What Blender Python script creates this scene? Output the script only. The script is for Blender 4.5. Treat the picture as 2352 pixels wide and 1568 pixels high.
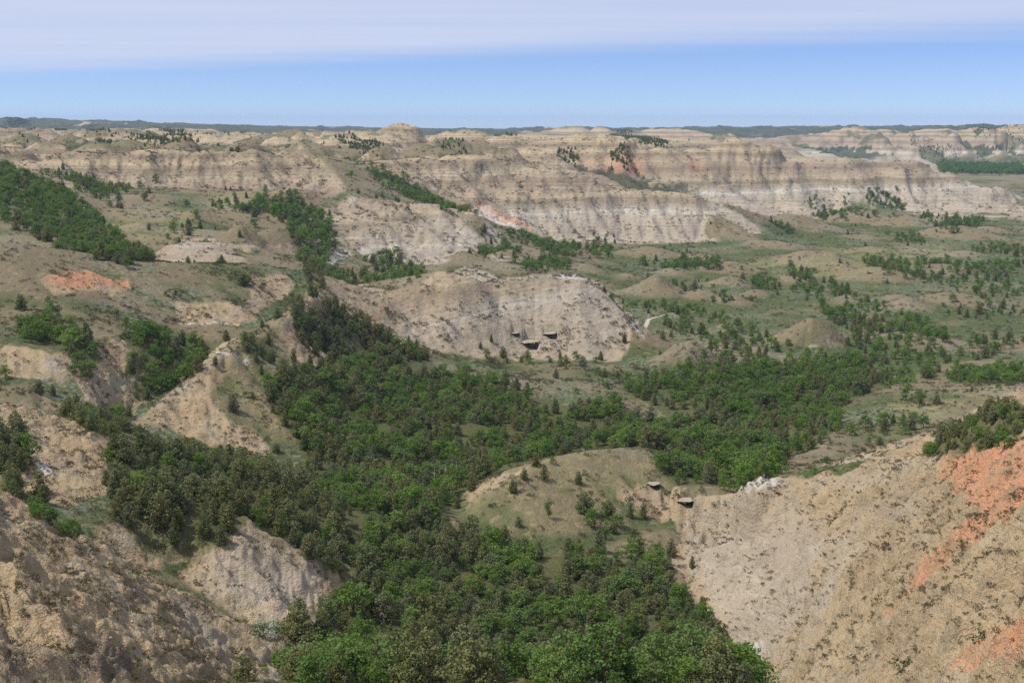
import bpy, bmesh, math, random
import numpy as np
from mathutils import Vector, Matrix, geometry

for o in list(bpy.data.objects):
    bpy.data.objects.remove(o)
scene = bpy.context.scene
COL = scene.collection
rnd = random.Random(7)
rng = np.random.default_rng(11)

# ------------------------------------------------------------------ camera, sky, sun, exposure
PITCH = math.radians(9.72)
FPX = 2911.0                      # focal length in units of a 2352 px wide frame
cam_d = bpy.data.cameras.new('camera')
cam = bpy.data.objects.new('camera', cam_d); COL.objects.link(cam)
cam_d.sensor_width = 36.0
cam_d.lens = 36.0 * FPX / 2352.0
cam_d.clip_start = 0.5; cam_d.clip_end = 120000.0
cam.location = (0, 0, 0)
cam.rotation_euler = (math.radians(90) - PITCH, 0, 0)
scene.camera = cam

SUN_EL = math.radians(56); SUN_AZ = math.radians(-97)     # azimuth from +Y (view direction), clockwise
sdir = Vector((math.cos(SUN_EL) * math.sin(SUN_AZ), math.cos(SUN_EL) * math.cos(SUN_AZ), math.sin(SUN_EL)))
sun_d = bpy.data.lights.new('sun', 'SUN'); sun_d.energy = 4.6; sun_d.angle = math.radians(0.5)
sun_d.color = (1.0, 0.94, 0.85)
sun = bpy.data.objects.new('sun', sun_d); COL.objects.link(sun)
sun.rotation_euler = (-sdir).to_track_quat('-Z', 'Y').to_euler()

world = bpy.data.worlds.new('World'); scene.world = world
world.use_nodes = True
W = world.node_tree; W.nodes.clear()
def wn(t): return W.nodes.new(t)
sky = wn('ShaderNodeTexSky'); sky.sky_type = 'NISHITA'; sky.sun_disc = False
sky.sun_elevation = SUN_EL; sky.sun_rotation = SUN_AZ
sky.altitude = 700; sky.air_density = 0.6; sky.dust_density = 0.0; sky.ozone_density = 1.0
geo = wn('ShaderNodeTexCoord')
sep = wn('ShaderNodeSeparateXYZ'); W.links.new(geo.outputs['Generated'], sep.inputs[0])
def wmath(op, a, b=None, c=None):
    n = wn('ShaderNodeMath'); n.operation = op
    for i, v in enumerate((a, b, c)):
        if v is None: continue
        if isinstance(v, (int, float)): n.inputs[i].default_value = v
        else: W.links.new(v, n.inputs[i])
    return n.outputs[0]
# a thin sheet of high cirrus: direction projected on a plane overhead, its near edge a soft line
zc = wmath('MAXIMUM', sep.outputs['Z'], 0.004)
cx = wmath('DIVIDE', sep.outputs['X'], zc); cy = wmath('DIVIDE', sep.outputs['Y'], zc)
cmb = wn('ShaderNodeCombineXYZ'); W.links.new(cx, cmb.inputs[0]); W.links.new(cy, cmb.inputs[1])
mp = wn('ShaderNodeMapping'); mp.inputs['Scale'].default_value = (0.10, 0.25, 1); mp.inputs['Rotation'].default_value = (0, 0, 0.35)
W.links.new(cmb.outputs[0], mp.inputs[0])
cn = wn('ShaderNodeTexNoise'); cn.inputs['Scale'].default_value = 1.0; cn.inputs['Detail'].default_value = 6; cn.inputs['Roughness'].default_value = 0.5
W.links.new(mp.outputs[0], cn.inputs['Vector'])
edge = wmath('SUBTRACT', wmath('ADD', 19.0, wmath('MULTIPLY', cx, -0.70)), cy)   # > 0 inside the sheet
edge = wmath('ADD', edge, wmath('MULTIPLY', wmath('SUBTRACT', cn.outputs['Fac'], 0.5), 5.0))
mr = wn('ShaderNodeMapRange'); mr.interpolation_type = 'SMOOTHSTEP'
mr.inputs['From Min'].default_value = -2.5; mr.inputs['From Max'].default_value = 5.0
W.links.new(edge, mr.inputs['Value'])
mp2 = wn('ShaderNodeMapping'); mp2.inputs['Scale'].default_value = (0.16, 0.9, 1); mp2.inputs['Rotation'].default_value = (0, 0, 0.62)
W.links.new(cmb.outputs[0], mp2.inputs[0])
cn2 = wn('ShaderNodeTexNoise'); cn2.inputs['Scale'].default_value = 1.0; cn2.inputs['Detail'].default_value = 8; cn2.inputs['Roughness'].default_value = 0.6
W.links.new(mp2.outputs[0], cn2.inputs['Vector'])
cfac = wmath('MULTIPLY', mr.outputs[0], wmath('ADD', wmath('MULTIPLY_ADD', cn.outputs['Fac'], 0.45, 0.30), wmath('MULTIPLY', cn2.outputs['Fac'], 0.42)))
cmix = wn('ShaderNodeMixRGB'); W.links.new(cfac, cmix.inputs['Fac'])
tint = wn('ShaderNodeMixRGB'); tint.blend_type = 'MULTIPLY'; tint.inputs['Fac'].default_value = 1.0
tint.inputs['Color2'].default_value = (0.83, 0.93, 1.26, 1)
W.links.new(sky.outputs[0], tint.inputs['Color1'])
W.links.new(tint.outputs[0], cmix.inputs['Color1'])
cmix.inputs['Color2'].default_value = (6.8, 7.3, 8.9, 1)
bg = wn('ShaderNodeBackground'); bg.inputs['Strength'].default_value = 0.10
W.links.new(cmix.outputs[0], bg.inputs['Color'])
wo = wn('ShaderNodeOutputWorld'); W.links.new(bg.outputs[0], wo.inputs['Surface'])

vs = scene.view_settings
scene.display_settings.display_device = 'sRGB'
vs.view_transform = 'Standard'; vs.look = 'None'; vs.gamma = 1.0; vs.exposure = 0.0; vs.use_curve_mapping = False
cy_ = scene.cycles
scene.render.engine = 'CYCLES'
cy_.max_bounces = 5; cy_.diffuse_bounces = 2; cy_.glossy_bounces = 1; cy_.transparent_max_bounces = 6; cy_.volume_bounces = 0; cy_.transmission_bounces = 2
cy_.use_denoising = False

# ------------------------------------------------------------------ noise
def _hash(ix, iy, seed):
    h = (ix.astype(np.int64) * 374761393 + iy.astype(np.int64) * 668265263 + seed * 1442695041) & 0x7fffffff
    h = ((h ^ (h >> 13)) * 1274126177) & 0x7fffffff
    return (h ^ (h >> 16)) & 0xffff
def perlin(x, y, seed=0):
    x0 = np.floor(x); y0 = np.floor(y); fx = (x - x0).astype(np.float32); fy = (y - y0).astype(np.float32)
    x0 = x0.astype(np.int64); y0 = y0.astype(np.int64)
    sx = fx * fx * fx * (fx * (fx * 6 - 15) + 10); sy = fy * fy * fy * (fy * (fy * 6 - 15) + 10)
    def g(ix, iy, dx, dy):
        a = _hash(ix, iy, seed) * (2 * np.pi / 65536)
        return (np.cos(a) * dx + np.sin(a) * dy).astype(np.float32)
    a = g(x0, y0, fx, fy); b = g(x0 + 1, y0, fx - 1, fy); c = g(x0, y0 + 1, fx, fy - 1); d = g(x0 + 1, y0 + 1, fx - 1, fy - 1)
    return ((a + (b - a) * sx) * (1 - sy) + (c + (d - c) * sx) * sy) * 1.5
def fbm(x, y, octv=4, seed=0, gain=0.5):
    s = 0; a = 1.0; t = 0
    for i in range(octv):
        s = s + a * perlin(x * 2 ** i + 17.3 * i, y * 2 ** i - 9.1 * i, seed + i); t += a; a *= gain
    return s / t
def ridged(x, y, octv=4, seed=0, gain=0.5):
    """0 at the bottom of the sharp gullies, towards 1 on the spurs between them"""
    s = 0; a = 1.0; t = 0
    for i in range(octv):
        s = s + a * np.minimum(1, np.abs(perlin(x * 2 ** i + 31.7 * i, y * 2 ** i + 5.9 * i, seed + i)) * 1.5); t += a; a *= gain
    return s / t
def smooth(x, a, b):
    t = np.clip((x - a) / (b - a), 0, 1); return t * t * (3 - 2 * t)

# ------------------------------------------------------------------ survey of the land
SP, CP = math.sin(PITCH), math.cos(PITCH)
def ray(px, py):
    """direction of a surveyed point, given as bearing X/Y and gradient Z/Y"""
    h = (px - 1176) / FPX; v = -(py - 784) / FPX
    k = CP + v * SP
    return h / k, (-SP + v * CP) / k
def S(px, py, Y, z=None):
    u, m = ray(px, py)
    return (u, math.log(Y), m * Y if z is None else z)
def line(*pts):
    return [S(*p) for p in pts]
LINES = []
def L(*pts): LINES.append(line(*pts))
UMAX = 0.78
for Yb, zb in ((3, -3.2), (20, -13), (60, -34)):
    LINES.append([(-UMAX, math.log(Yb), zb), (-.3, math.log(Yb), zb), (0, math.log(Yb), zb - .1 * Yb), (.3, math.log(Yb), zb), (UMAX, math.log(Yb), zb)])
# bottom of the picture
L((-1200,1568,80,-42),(-400,1568,95),(0,1568,105),(250,1568,125),(450,1568,160),(600,1568,195),(720,1568,212),(900,1568,225),(1200,1568,232),(1500,1568,238),(1720,1568,236),(1850,1568,200),(2000,1568,170),(2352,1568,125),(2700,1568,100),(3600,1568,90,-40))
# near left hillside, the draw behind it and the spur beyond
L((-900,1000,180,-48),(-300,1000,185),(0,1125,200),(150,1215,205),(280,1290,205),(420,1400,203),(540,1500,201),(600,1568,195))
L((-900,1100,225,-60),(-300,1100,225,-68),(60,1160,232,-73),(200,1235,230),(350,1330,226),(500,1400,220),(620,1480,214),(720,1568,212))
L((-900,870,300,-52),(-300,870,300),(0,925,290),(100,945,290),(180,975,287),(240,1020,280),(270,1100,262),(300,1180,245),(330,1290,232))
L((-900,870,350,-80),(-300,930,345,-80),(60,940,345,-80),(150,930,345,-80),(230,1000,335,-86))
# pale cliff below the juniper spur
L((350,1330,226),(470,1370,227),(560,1420,224),(700,1436,227),(760,1440,240),(900,1568,225))
L((330,1290,232),(420,1290,240),(513,1254,244),(564,1205,252),(640,1245,250),(700,1270,252),(752,1322,252),(790,1400,248))
L((270,1100,262),(450,1080,290),(600,1110,300),(750,1180,300),(850,1250,290),(870,1330,275))
L((230,1000,335,-86),(300,1030,350),(450,1045,378),(560,1055,390),(650,1065,392),(780,1080,390,-109),(1040,1110,400,-115))
# main gully
L((1200,1568,232),(1180,1400,270),(1150,1300,305),(1060,1180,355),(1040,1110,400),(1150,1060,440),(1300,1030,470,-119),(1500,1000,485),(1650,1000,480),(1800,970,515),(1880,935,540),(1990,880,600),(2050,840,650),(1990,790,700),(1920,740,790),(1800,690,870),(1500,640,1010,-118),(1300,575,1170),(1230,550,1190),(1100,500,1180),(1000,462,1200),(920,425,1230),(830,385,1260))
# triangular ridge left of centre
L((290,1000,385),(330,965,395),(440,870,425),(510,800,445),(560,768,465),(640,735,500),(700,690,540),(720,645,600),(780,640,640),(850,665,660),(930,668,665),(1000,630,675),(1020,615,678),(1080,615,680),(1110,650,685),(1150,642,690),(1200,635,690),(1240,630,695),(1310,631,695),(1345,648,697),(1380,655,695),(1392,680,690),(1440,722,680),(1475,752,668))
L((470,800,478,-87),(440,860,455,-89),(380,900,430,-91),(300,960,400),(230,980,370,-88),(150,930,345,-80))
L((560,790,495,-84),(640,745,540,-81),(690,690,580,-79))
# foot of the central butte
L((1475,752,668),(1440,800,650),(1380,826,640),(1200,824,645),(1030,812,625),(900,792,600),(830,745,585),(780,700,585),(740,680,575),(700,690,540))
L((560,768,465),(650,900,440),(750,1000,415),(850,950,470),(950,900,530),(1100,870,575),(1300,870,575),(1500,900,555),(1650,930,525),(1800,970,515))
L((640,735,500),(700,830,475),(750,800,540),(850,830,560),(950,850,565))
# left hill, its crest and benches
L((-900,500,520,-38),(-300,520,520),(0,560,520),(80,562,535),(170,575,555),(340,600,560),(580,607,590),(700,620,615),(720,645,600))
L((-900,700,450,-62),(-300,700,460),(100,700,470),(250,720,480),(400,740,500),(560,740,520),(690,690,580,-79))
L((-900,790,400,-68),(-300,790,395),(0,792,400),(100,796,400),(160,815,402),(200,800,415),(290,770,445),(350,790,455),(450,790,470))
L((-300,865,382),(0,862,385),(80,862,385),(130,860,388),(180,850,395),(240,850,410),(300,830,430),(380,870,430,-91))
# behind the crest of the left hill
L((-900,560,640,-60),(-300,560,640,-66),(80,590,640,-68),(340,605,650),(450,612,655),(580,612,660),(700,630,690,-84),(760,640,740,-94),(850,660,760,-100),(1000,640,770,-104),(1200,640,770,-108),(1400,700,760,-113),(1500,730,760))
L((-300,500,760),(0,500,760),(200,580,680),(340,600,672))
L((340,601,685),(360,588,690),(380,570,692),(430,549,700),(480,549,700),(530,570,692),(572,596,684),(600,605,684))
L((340,585,720,-72),(450,570,730,-72),(560,590,730,-78),(700,610,760),(760,620,800))
L((-900,400,900,-35),(-300,410,900),(0,420,900),(130,470,870),(230,510,860),(300,540,800),(400,560,760),(560,560,790),(700,540,850),(760,600,850),(880,625,860),(960,650,860))
L((-300,385,1000),(0,385,1020),(230,450,1010),(450,450,1050),(650,445,1060),(740,500,985),(790,555,930),(850,592,920),(950,607,925),(1030,595,940),(1070,580,960),(1130,590,1000),(1300,590,1100),(1400,600,1100),(1500,620,1070),(1700,600,1110),(2000,600,1110),(2300,600,1110),(2700,600,1110),(3600,600,1110))
# left wall
L((-900,330,1170,-20),(-300,330,1190),(0,332,1190),(100,343,1190),(170,350,1190),(300,348,1195),(370,337,1205),(450,342,1200),(560,346,1195),(600,334,1205),(680,335,1205),(720,355,1195),(770,400,1150),(810,450,1090),(840,490,1040),(870,508,1005),(930,508,995),(1000,515,985),(1040,550,970),(1070,580,960))
L((-900,395,1100,-40),(-300,395,1100),(0,390,1120),(120,405,1130),(300,428,1140),(500,432,1145),(650,436,1145),(720,440,1130),(770,470,1070),(790,500,1010))
L((810,450,1090),(870,460,1110),(950,474,1090),(1000,472,1095),(1050,482,1090),(1085,510,1075),(1120,548,1055),(1140,560,1050))
L((930,525,1040,-86),(1010,545,1030),(1070,562,1030),(1140,575,1030))
L((-300,340,1320,-34),(300,340,1320,-34),(700,350,1320,-34),(760,372,1320),(820,372,1340),(930,362,1370),(1000,358,1400),(1080,346,1410),(1150,346,1410),(1230,358,1400),(1290,380,1390),(1350,402,1380),(1420,425,1375),(1500,430,1370),(1600,444,1365),(1650,460,1360),(1690,490,1345),(1750,530,1320),(1790,545,1310))
L((1230,545,1240),(1280,556,1260),(1400,546,1290),(1550,558,1280),(1650,552,1285),(1750,538,1305),(1900,530,1400),(2100,530,1400),(2352,520,1480),(2700,520,1480),(3600,520,1480))
L((820,372,1480,-50),(1000,358,1480,-50),(1230,358,1480,-55),(1300,400,1480,-66),(1450,430,1480,-82),(1600,450,1480,-100),(1700,500,1480,-113),(1900,490,1730),(2100,490,1700),(2352,480,1820),(2700,480,1820),(3600,480,1820))
# second wall, right
L((1130,326,1740),(1240,330,1750),(1300,318,1780),(1340,306,1790),(1380,300,1800),(1430,312,1790),(1500,335,1780),(1600,335,1820),(1660,330,1850),(1690,316,1860),(1720,326,1860),(1760,323,1860),(1850,345,1860),(1990,356,1880),(2050,362,1880),(2110,358,1880),(2160,395,1870),(2240,420,1860),(2290,440,1850),(2320,475,1840))
L((1130,360,1600),(1240,370,1600),(1340,400,1600),(1460,422,1620),(1640,450,1680),(1750,455,1730),(1830,457,1740),(2000,466,1760),(2100,463,1770),(2210,487,1745),(2300,484,1770),(2320,475,1840))
L((1240,360,2000,-45),(1600,360,2050,-60),(1850,360,2100,-95),(2000,380,2300,-120),(2352,440,2500,-125),(2700,440,2500,-125),(3600,440,2500,-125))
# upland, river plain, far blocks
L((-900,300,1500,-34),(0,338,1470),(300,338,1480),(700,338,1480),(900,350,1500),(1130,348,1550))
L((-900,300,1700,-26),(0,306,1750),(300,312,1750),(700,316,1750),(900,320,1750),(1100,326,1700))
L((-900,272,1900,2),(0,284,2000),(60,290,2000),(130,296,2050),(300,300,2200),(700,303,2300),(870,305,2200),(930,304,2200),(1000,306,2200),(1150,310,2200),(1300,312,2300),(1500,315,2500),(1650,322,2600,-40),(1800,325,2800,-60),(1900,340,3000,-115),(2352,400,3350,-125),(3600,400,3350,-125))
L((0,290,3200,-60),(700,300,3200,-50),(1150,310,3200,-60),(1500,315,3300),(1800,330,3800,-110),(2100,365,4100,-118),(2352,368,4100,-118),(3600,368,4100,-118))
L((0,282,4200,-10),(350,286,4500,-8),(700,300,4500,-60),(1150,302,4300),(1250,297,4400),(1320,292,4500),(1380,290,4500),(1440,296,4500),(1560,301,4500),(1660,305,4400),(1800,318,4500),(1860,312,4600),(1900,308,4650),(1950,304,4700),(2050,300,4700),(2150,296,4700),(2230,294,4700),(2352,296,4700),(2700,296,4700),(3600,296,4700))
L((0,282,5600,-50),(700,290,5600,-60),(1150,300,5600,-70),(1800,310,5600,-90),(2352,300,5600,-40),(3600,300,5600,-40))
L((-900,266,7200),(0,267,7200),(60,270,7200),(230,275,7200),(350,277,7200),(420,286,7300),(560,287,7300),(700,289,7300),(840,297,7300),(1000,297,7500),(1150,297,7600),(1320,292,7800),(1440,295,7800),(1520,293,7800),(1600,289,8000),(1700,291,8000),(1850,289,8000),(2010,288,8000),(2352,286,8000),(3600,286,8000))
LINES.append([(-UMAX, math.log(16500), -60), (0, math.log(16500), -60), (UMAX, math.log(16500), -60)])
# knoll in the middle, low cliffs right of it
L((1020,1185,325),(1100,1135,345),(1170,1090,355),(1250,1055,367),(1330,1035,375),(1380,1029,379),(1430,1027,381),(1480,1033,382),(1515,1050,380),(1550,1090,370),(1600,1100,385))
L((1030,1215,322),(1150,1240,322),(1300,1260,322),(1450,1270,318),(1560,1292,318),(1580,1290,318))
L((1550,1152,350),(1620,1138,350),(1685,1140,342),(1700,1112,341),(1722,1097,339),(1755,1090,340),(1795,1095,338),(1900,1085,320),(2000,1065,305),(2150,1050,262),(2250,1020,235),(2352,1000,215),(2700,950,200),(3600,900,180,-38))
L((1545,1190,350),(1560,1200,347),(1620,1232,343),(1678,1240,335),(1690,1240,329),(1722,1254,322),(1750,1236,319),(1790,1205,314),(1850,1172,309))
L((1685,1140,342),(1690,1160,334),(1705,1138,329),(1735,1128,325),(1775,1129,324),(1815,1132,321),(1860,1120,318))
L((1700,1110,352,-105),(1750,1100,356,-106),(1800,1095,354,-105))
L((1580,1290,318),(1590,1370,295),(1640,1440,273),(1700,1510,251),(1720,1568,236))
L((1800,1300,285),(1900,1300,250),(2000,1250,235),(2150,1200,205),(2352,1150,180),(2700,1100,160),(3600,1100,140,-35))
L((1760,1420,258),(1850,1400,235),(2000,1400,200),(2150,1400,165),(2352,1400,140),(2700,1350,125))
L((1600,1100,385),(1800,1080,385),(1900,1060,385),(2000,1040,350),(2140,990,300),(2250,935,275),(2352,885,250),(2700,800,240),(3600,750,220,-30))
L((1900,1050,410,-109),(2000,1020,400,-109),(2140,1000,375,-108),(2250,980,355,-107),(2352,950,340,-105),(2700,900,330,-100),(3600,900,320,-90))
L((1880,935,540),(1930,965,480),(2100,905,525),(2300,888,535),(2700,880,540),(3600,880,540,-108))
L((1990,880,600),(2250,862,600),(2700,860,600),(3600,860,600,-118))
L((1700,1060,435),(1600,1010,450),(1800,1030,440))
L((2050,840,650),(2200,765,740),(2352,765,740),(2700,765,740),(3600,765,740,-120))
L((2000,700,850),(2352,690,870),(2700,690,870),(3600,690,870))
L((1450,700,830),(1500,780,700),(1600,800,672),(1750,850,620),(1900,860,610))

def build_tin():
    verts = []; edges = []; zs = []
    key = {}
    def add(p):
        k = (round(p[0], 5), round(p[1], 5))
        if k in key: return key[k]
        key[k] = len(verts); verts.append(Vector((p[0], p[1]))); zs.append(p[2]); return key[k]
    for ln in LINES:
        prev = None
        for i, p in enumerate(ln):
            k = add(p)
            if prev is not None and prev != k: edges.append((prev, k))
            prev = k
    for c in ((-UMAX, math.log(3)), (UMAX, math.log(3)), (-UMAX, math.log(16500)), (UMAX, math.log(16500))):
        pass
    vo, eo, fo, ov, oe, of = geometry.delaunay_2d_cdt(verts, edges, [], 0, 1e-6)
    zz = np.zeros(len(vo)); nin = 0
    V = np.array([(v.x, v.y) for v in verts]); Z = np.array(zs)
    E = np.array(edges)
    for i, src in enumerate(ov):
        if src: zz[i] = Z[src[0]]
        else:
            # a crossing of two lines: take the mean of the two lines' heights there
            p = np.array((vo[i].x, vo[i].y)); a = V[E[:, 0]]; b = V[E[:, 1]]
            d = b - a; t = np.clip(((p - a) * d).sum(1) / np.maximum((d * d).sum(1), 1e-12), 0, 1)
            dist = np.linalg.norm(a + d * t[:, None] - p, axis=1); o = np.argsort(dist)[:2]
            zz[i] = np.mean(Z[E[o, 0]] * (1 - t[o]) + Z[E[o, 1]] * t[o]); nin += 1
            print('TIN crossing near px', round(1176 + p[0] * FPX), 'Y', round(math.exp(p[1])), 'z', (Z[E[o, 0]] * (1 - t[o]) + Z[E[o, 1]] * t[o]).round(1))
    return np.array([(v.x, v.y) for v in vo]), zz, fo

Q = 1.0          # grid fineness
def seg(a, b, d):
    return np.linspace(a, b, max(2, int((b - a) / d * Q)), endpoint=False)
LW = np.concatenate([seg(math.log(3.0), math.log(85), .06), seg(math.log(85), math.log(1500), .0037), seg(math.log(1500), math.log(2700), .006), seg(math.log(2700), math.log(5000), .0065), seg(math.log(5000), math.log(16400), .014)])
UU = np.concatenate([np.linspace(-.76, -.425, int(40 * Q), endpoint=False), np.linspace(-.425, .425, int(830 * Q)), np.linspace(.425, .76, int(40 * Q) + 1)[1:]])
YY = np.exp(LW)
NR, NC = len(LW), len(UU)
def raster():
    V, Z, F = build_tin()
    H = np.full((NR, NC), np.nan)
    for f in F:
        (a, b, c) = f[:3]
        x0, x1 = V[[a, b, c], 0].min(), V[[a, b, c], 0].max(); y0, y1 = V[[a, b, c], 1].min(), V[[a, b, c], 1].max()
        i0, i1 = np.searchsorted(LW, y0), np.searchsorted(LW, y1, 'right'); j0, j1 = np.searchsorted(UU, x0), np.searchsorted(UU, x1, 'right')
        if i1 <= i0 or j1 <= j0: continue
        X, Y_ = np.meshgrid(UU[j0:j1], LW[i0:i1])
        d = (V[b, 1] - V[c, 1]) * (V[a, 0] - V[c, 0]) + (V[c, 0] - V[b, 0]) * (V[a, 1] - V[c, 1])
        if abs(d) < 1e-14: continue
        w0 = ((V[b, 1] - V[c, 1]) * (X - V[c, 0]) + (V[c, 0] - V[b, 0]) * (Y_ - V[c, 1])) / d
        w1 = ((V[c, 1] - V[a, 1]) * (X - V[c, 0]) + (V[a, 0] - V[c, 0]) * (Y_ - V[c, 1])) / d
        w2 = 1 - w0 - w1
        ok = (w0 > -1e-6) & (w1 > -1e-6) & (w2 > -1e-6)
        H[i0:i1, j0:j1][ok] = (w0 * Z[a] + w1 * Z[b] + w2 * Z[c])[ok]
    # edges that no triangle reached
    for r in range(NR):
        m = np.isnan(H[r])
        if m.all(): H[r] = H[r - 1]
        elif m.any(): H[r][m] = np.interp(UU[m], UU[~m], H[r][~m])
    return H
def blur(A, r, c):
    for ax, k in ((0, r), (1, c)):
        if k < 1: continue
        P = np.concatenate([np.repeat(A.take([0], ax), k, ax), A, np.repeat(A.take([-1], ax), k + 1, ax)], ax)
        cs = np.cumsum(P, ax); n = A.shape[ax]
        cs = np.concatenate([np.zeros_like(cs.take([0], ax)), cs], ax)
        A = (cs.take(range(2 * k + 1, 2 * k + 1 + n), ax) - cs.take(range(0, n), ax)) / (2 * k + 1)
    return A
H = raster()
H0 = H.copy()
for _ in range(2): H = blur(H, 2, 4)
UG, YG = np.meshgrid(UU, YY); XG = UG * YG
_ua, _ub = ray(1535, 1180)[0], ray(1830, 1180)[0]      # the cliff band by the knob keeps its sharp edge
_cm = smooth(UG, _ua - .01, _ua + .01) * (1 - smooth(UG, _ub - .01, _ub + .02)) * smooth(YG, 300, 308) * (1 - smooth(YG, 352, 362))
H = H * (1 - _cm) + blur(H0, 1, 1) * _cm

def hit(px, py, HH=None, ymin=90):
    """where the line of sight of a surveyed point meets the land"""
    HH = H if HH is None else HH
    u, m = ray(px, py)
    j = min(max(int(np.searchsorted(UU, u)), 1), NC - 1); t = (u - UU[j - 1]) / (UU[j] - UU[j - 1])
    col = HH[:, j - 1] * (1 - t) + HH[:, j] * t
    g = col / YY
    i0 = np.searchsorted(YY, ymin)
    k = np.argmax(g[i0:] >= m) + i0
    if g[k] < m: return (u * 9000, 9000.0, -20.0)
    g0, g1 = g[k - 1], g[k]; s = min(max((m - g0) / max(g1 - g0, 1e-9), 0), 1)
    Y = YY[k - 1] + (YY[k] - YY[k - 1]) * s
    return (u * Y, Y, m * Y)
def zat(x, y, HH=None):
    HH = H if HH is None else HH
    x = np.asarray(x, float); y = np.asarray(y, float)
    u = np.clip(x / y, UU[0], UU[-2] ); w = np.log(y)
    i = np.clip(np.searchsorted(LW, w) - 1, 0, NR - 2); j = np.clip(np.searchsorted(UU, u) - 1, 0, NC - 2)
    a = (w - LW[i]) / (LW[i + 1] - LW[i]); b = (u - UU[j]) / (UU[j + 1] - UU[j])
    return (HH[i, j] * (1 - b) + HH[i, j + 1] * b) * (1 - a) + (HH[i + 1, j] * (1 - b) + HH[i + 1, j + 1] * b) * a

# round hills standing on the plain: px of the middle, py of the near foot, half width and height in survey px, flatness, depth factor
DOMES = [(1520,692,95,60,.6,1.3),(1690,668,75,26,1,1.2),(1625,700,75,30,1,1.2),(1700,712,70,26,1,1.2),(1880,808,112,70,1.2,1.0),(1590,856,105,62,1.2,1.0),
 (2110,722,75,34,.6,1.3),(1172,598,60,34,.6,1.2),(2010,520,105,34,1.2,1.5),(1880,540,130,26,1,1.5),(2120,530,110,26,1,1.5),(1900,625,150,34,1,1.3),(1500,606,120,22,1,1.3),
 (1700,640,120,24,1,1.3),(2050,660,150,30,1,1.2),(2250,560,140,30,1,1.3),(1700,560,100,18,1,1.5),(2250,720,150,26,1,1.2),(2200,820,160,26,1,1.0),(1800,580,100,16,1,1.3),
 (540,566,72,58,.8,1.2),(320,856,95,30,1.2,1.0),(2200,640,120,20,1,1.2),(1250,600,120,16,1,1.3),(1060,610,60,16,1,1.3),(650,480,120,14,1,1.3),(620,570,90,26,1,1.2),
 (1820,800,60,22,1,1.0),(1960,700,60,18,1,1.0),(1790,1540,1,1,1,1),(1750,940,60,14,1,1),(1100,545,55,12,1,1.3),(2030,590,80,14,1,1.4),(1560,640,70,16,1,1.4),(1620,610,90,14,1,1.4),(1750,690,60,20,1,1.2),(1830,660,70,18,1,1.2),(1950,640,90,18,1,1.3),(2080,700,70,16,1,1.2),(2250,600,80,16,1,1.3),(1450,650,60,14,1,1.3),(1350,630,70,14,1,1.3),(1550,740,60,16,1,1.1),(1680,770,60,16,1,1.1),(2100,790,80,16,1,1.1),(2000,560,80,14,1,1.4),(2200,520,90,16,1,1.4),(2300,540,70,14,1,1.4),(1330,590,60,12,1,1.4),(860,560,1,1,1,1),(420,520,90,18,1,1.3),(330,470,90,14,1,1.4),(560,470,90,12,1,1.4),(300,530,60,14,1,1.3)]
dome_h = np.zeros_like(H)
for (px, py, rw, hh, fl, df) in DOMES:
    if rw < 5: continue
    x, y, z = hit(px, py)
    R = rw / FPX * y; A = hh / FPX * y
    i0, i1 = np.searchsorted(YY, [y - 2.2 * R * df, y + 4 * R * df]); j0, j1 = np.searchsorted(UU, [(x - 2.2 * R) / y - .01, (x + 2.2 * R) / y + .01])
    XS = XG[i0:i1, j0:j1]; YS = YG[i0:i1, j0:j1]
    d = np.sqrt(((XS - x) / R) ** 2 + ((YS - (y + R * df * .8)) / (R * df)) ** 2)
    d = d * (1 + .30 * fbm(XS / R * 1.2, YS / R * 1.2, 4, int(px)) + .10 * (ridged(XS / R * 2.2, YS / R * 2.2, 3, int(px) + 3) - .6))
    if fl < 1: b = np.clip(1 - d, 0, 1) ** 1.0; b = b - .06 * np.sin(np.pi * np.clip(b, 0, 1))
    else: b = smooth(1 - d, 0, 1.0)
    dome_h[i0:i1, j0:j1] = np.maximum(dome_h[i0:i1, j0:j1], A * b)
H = H + blur(dome_h, 2, 2)
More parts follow.
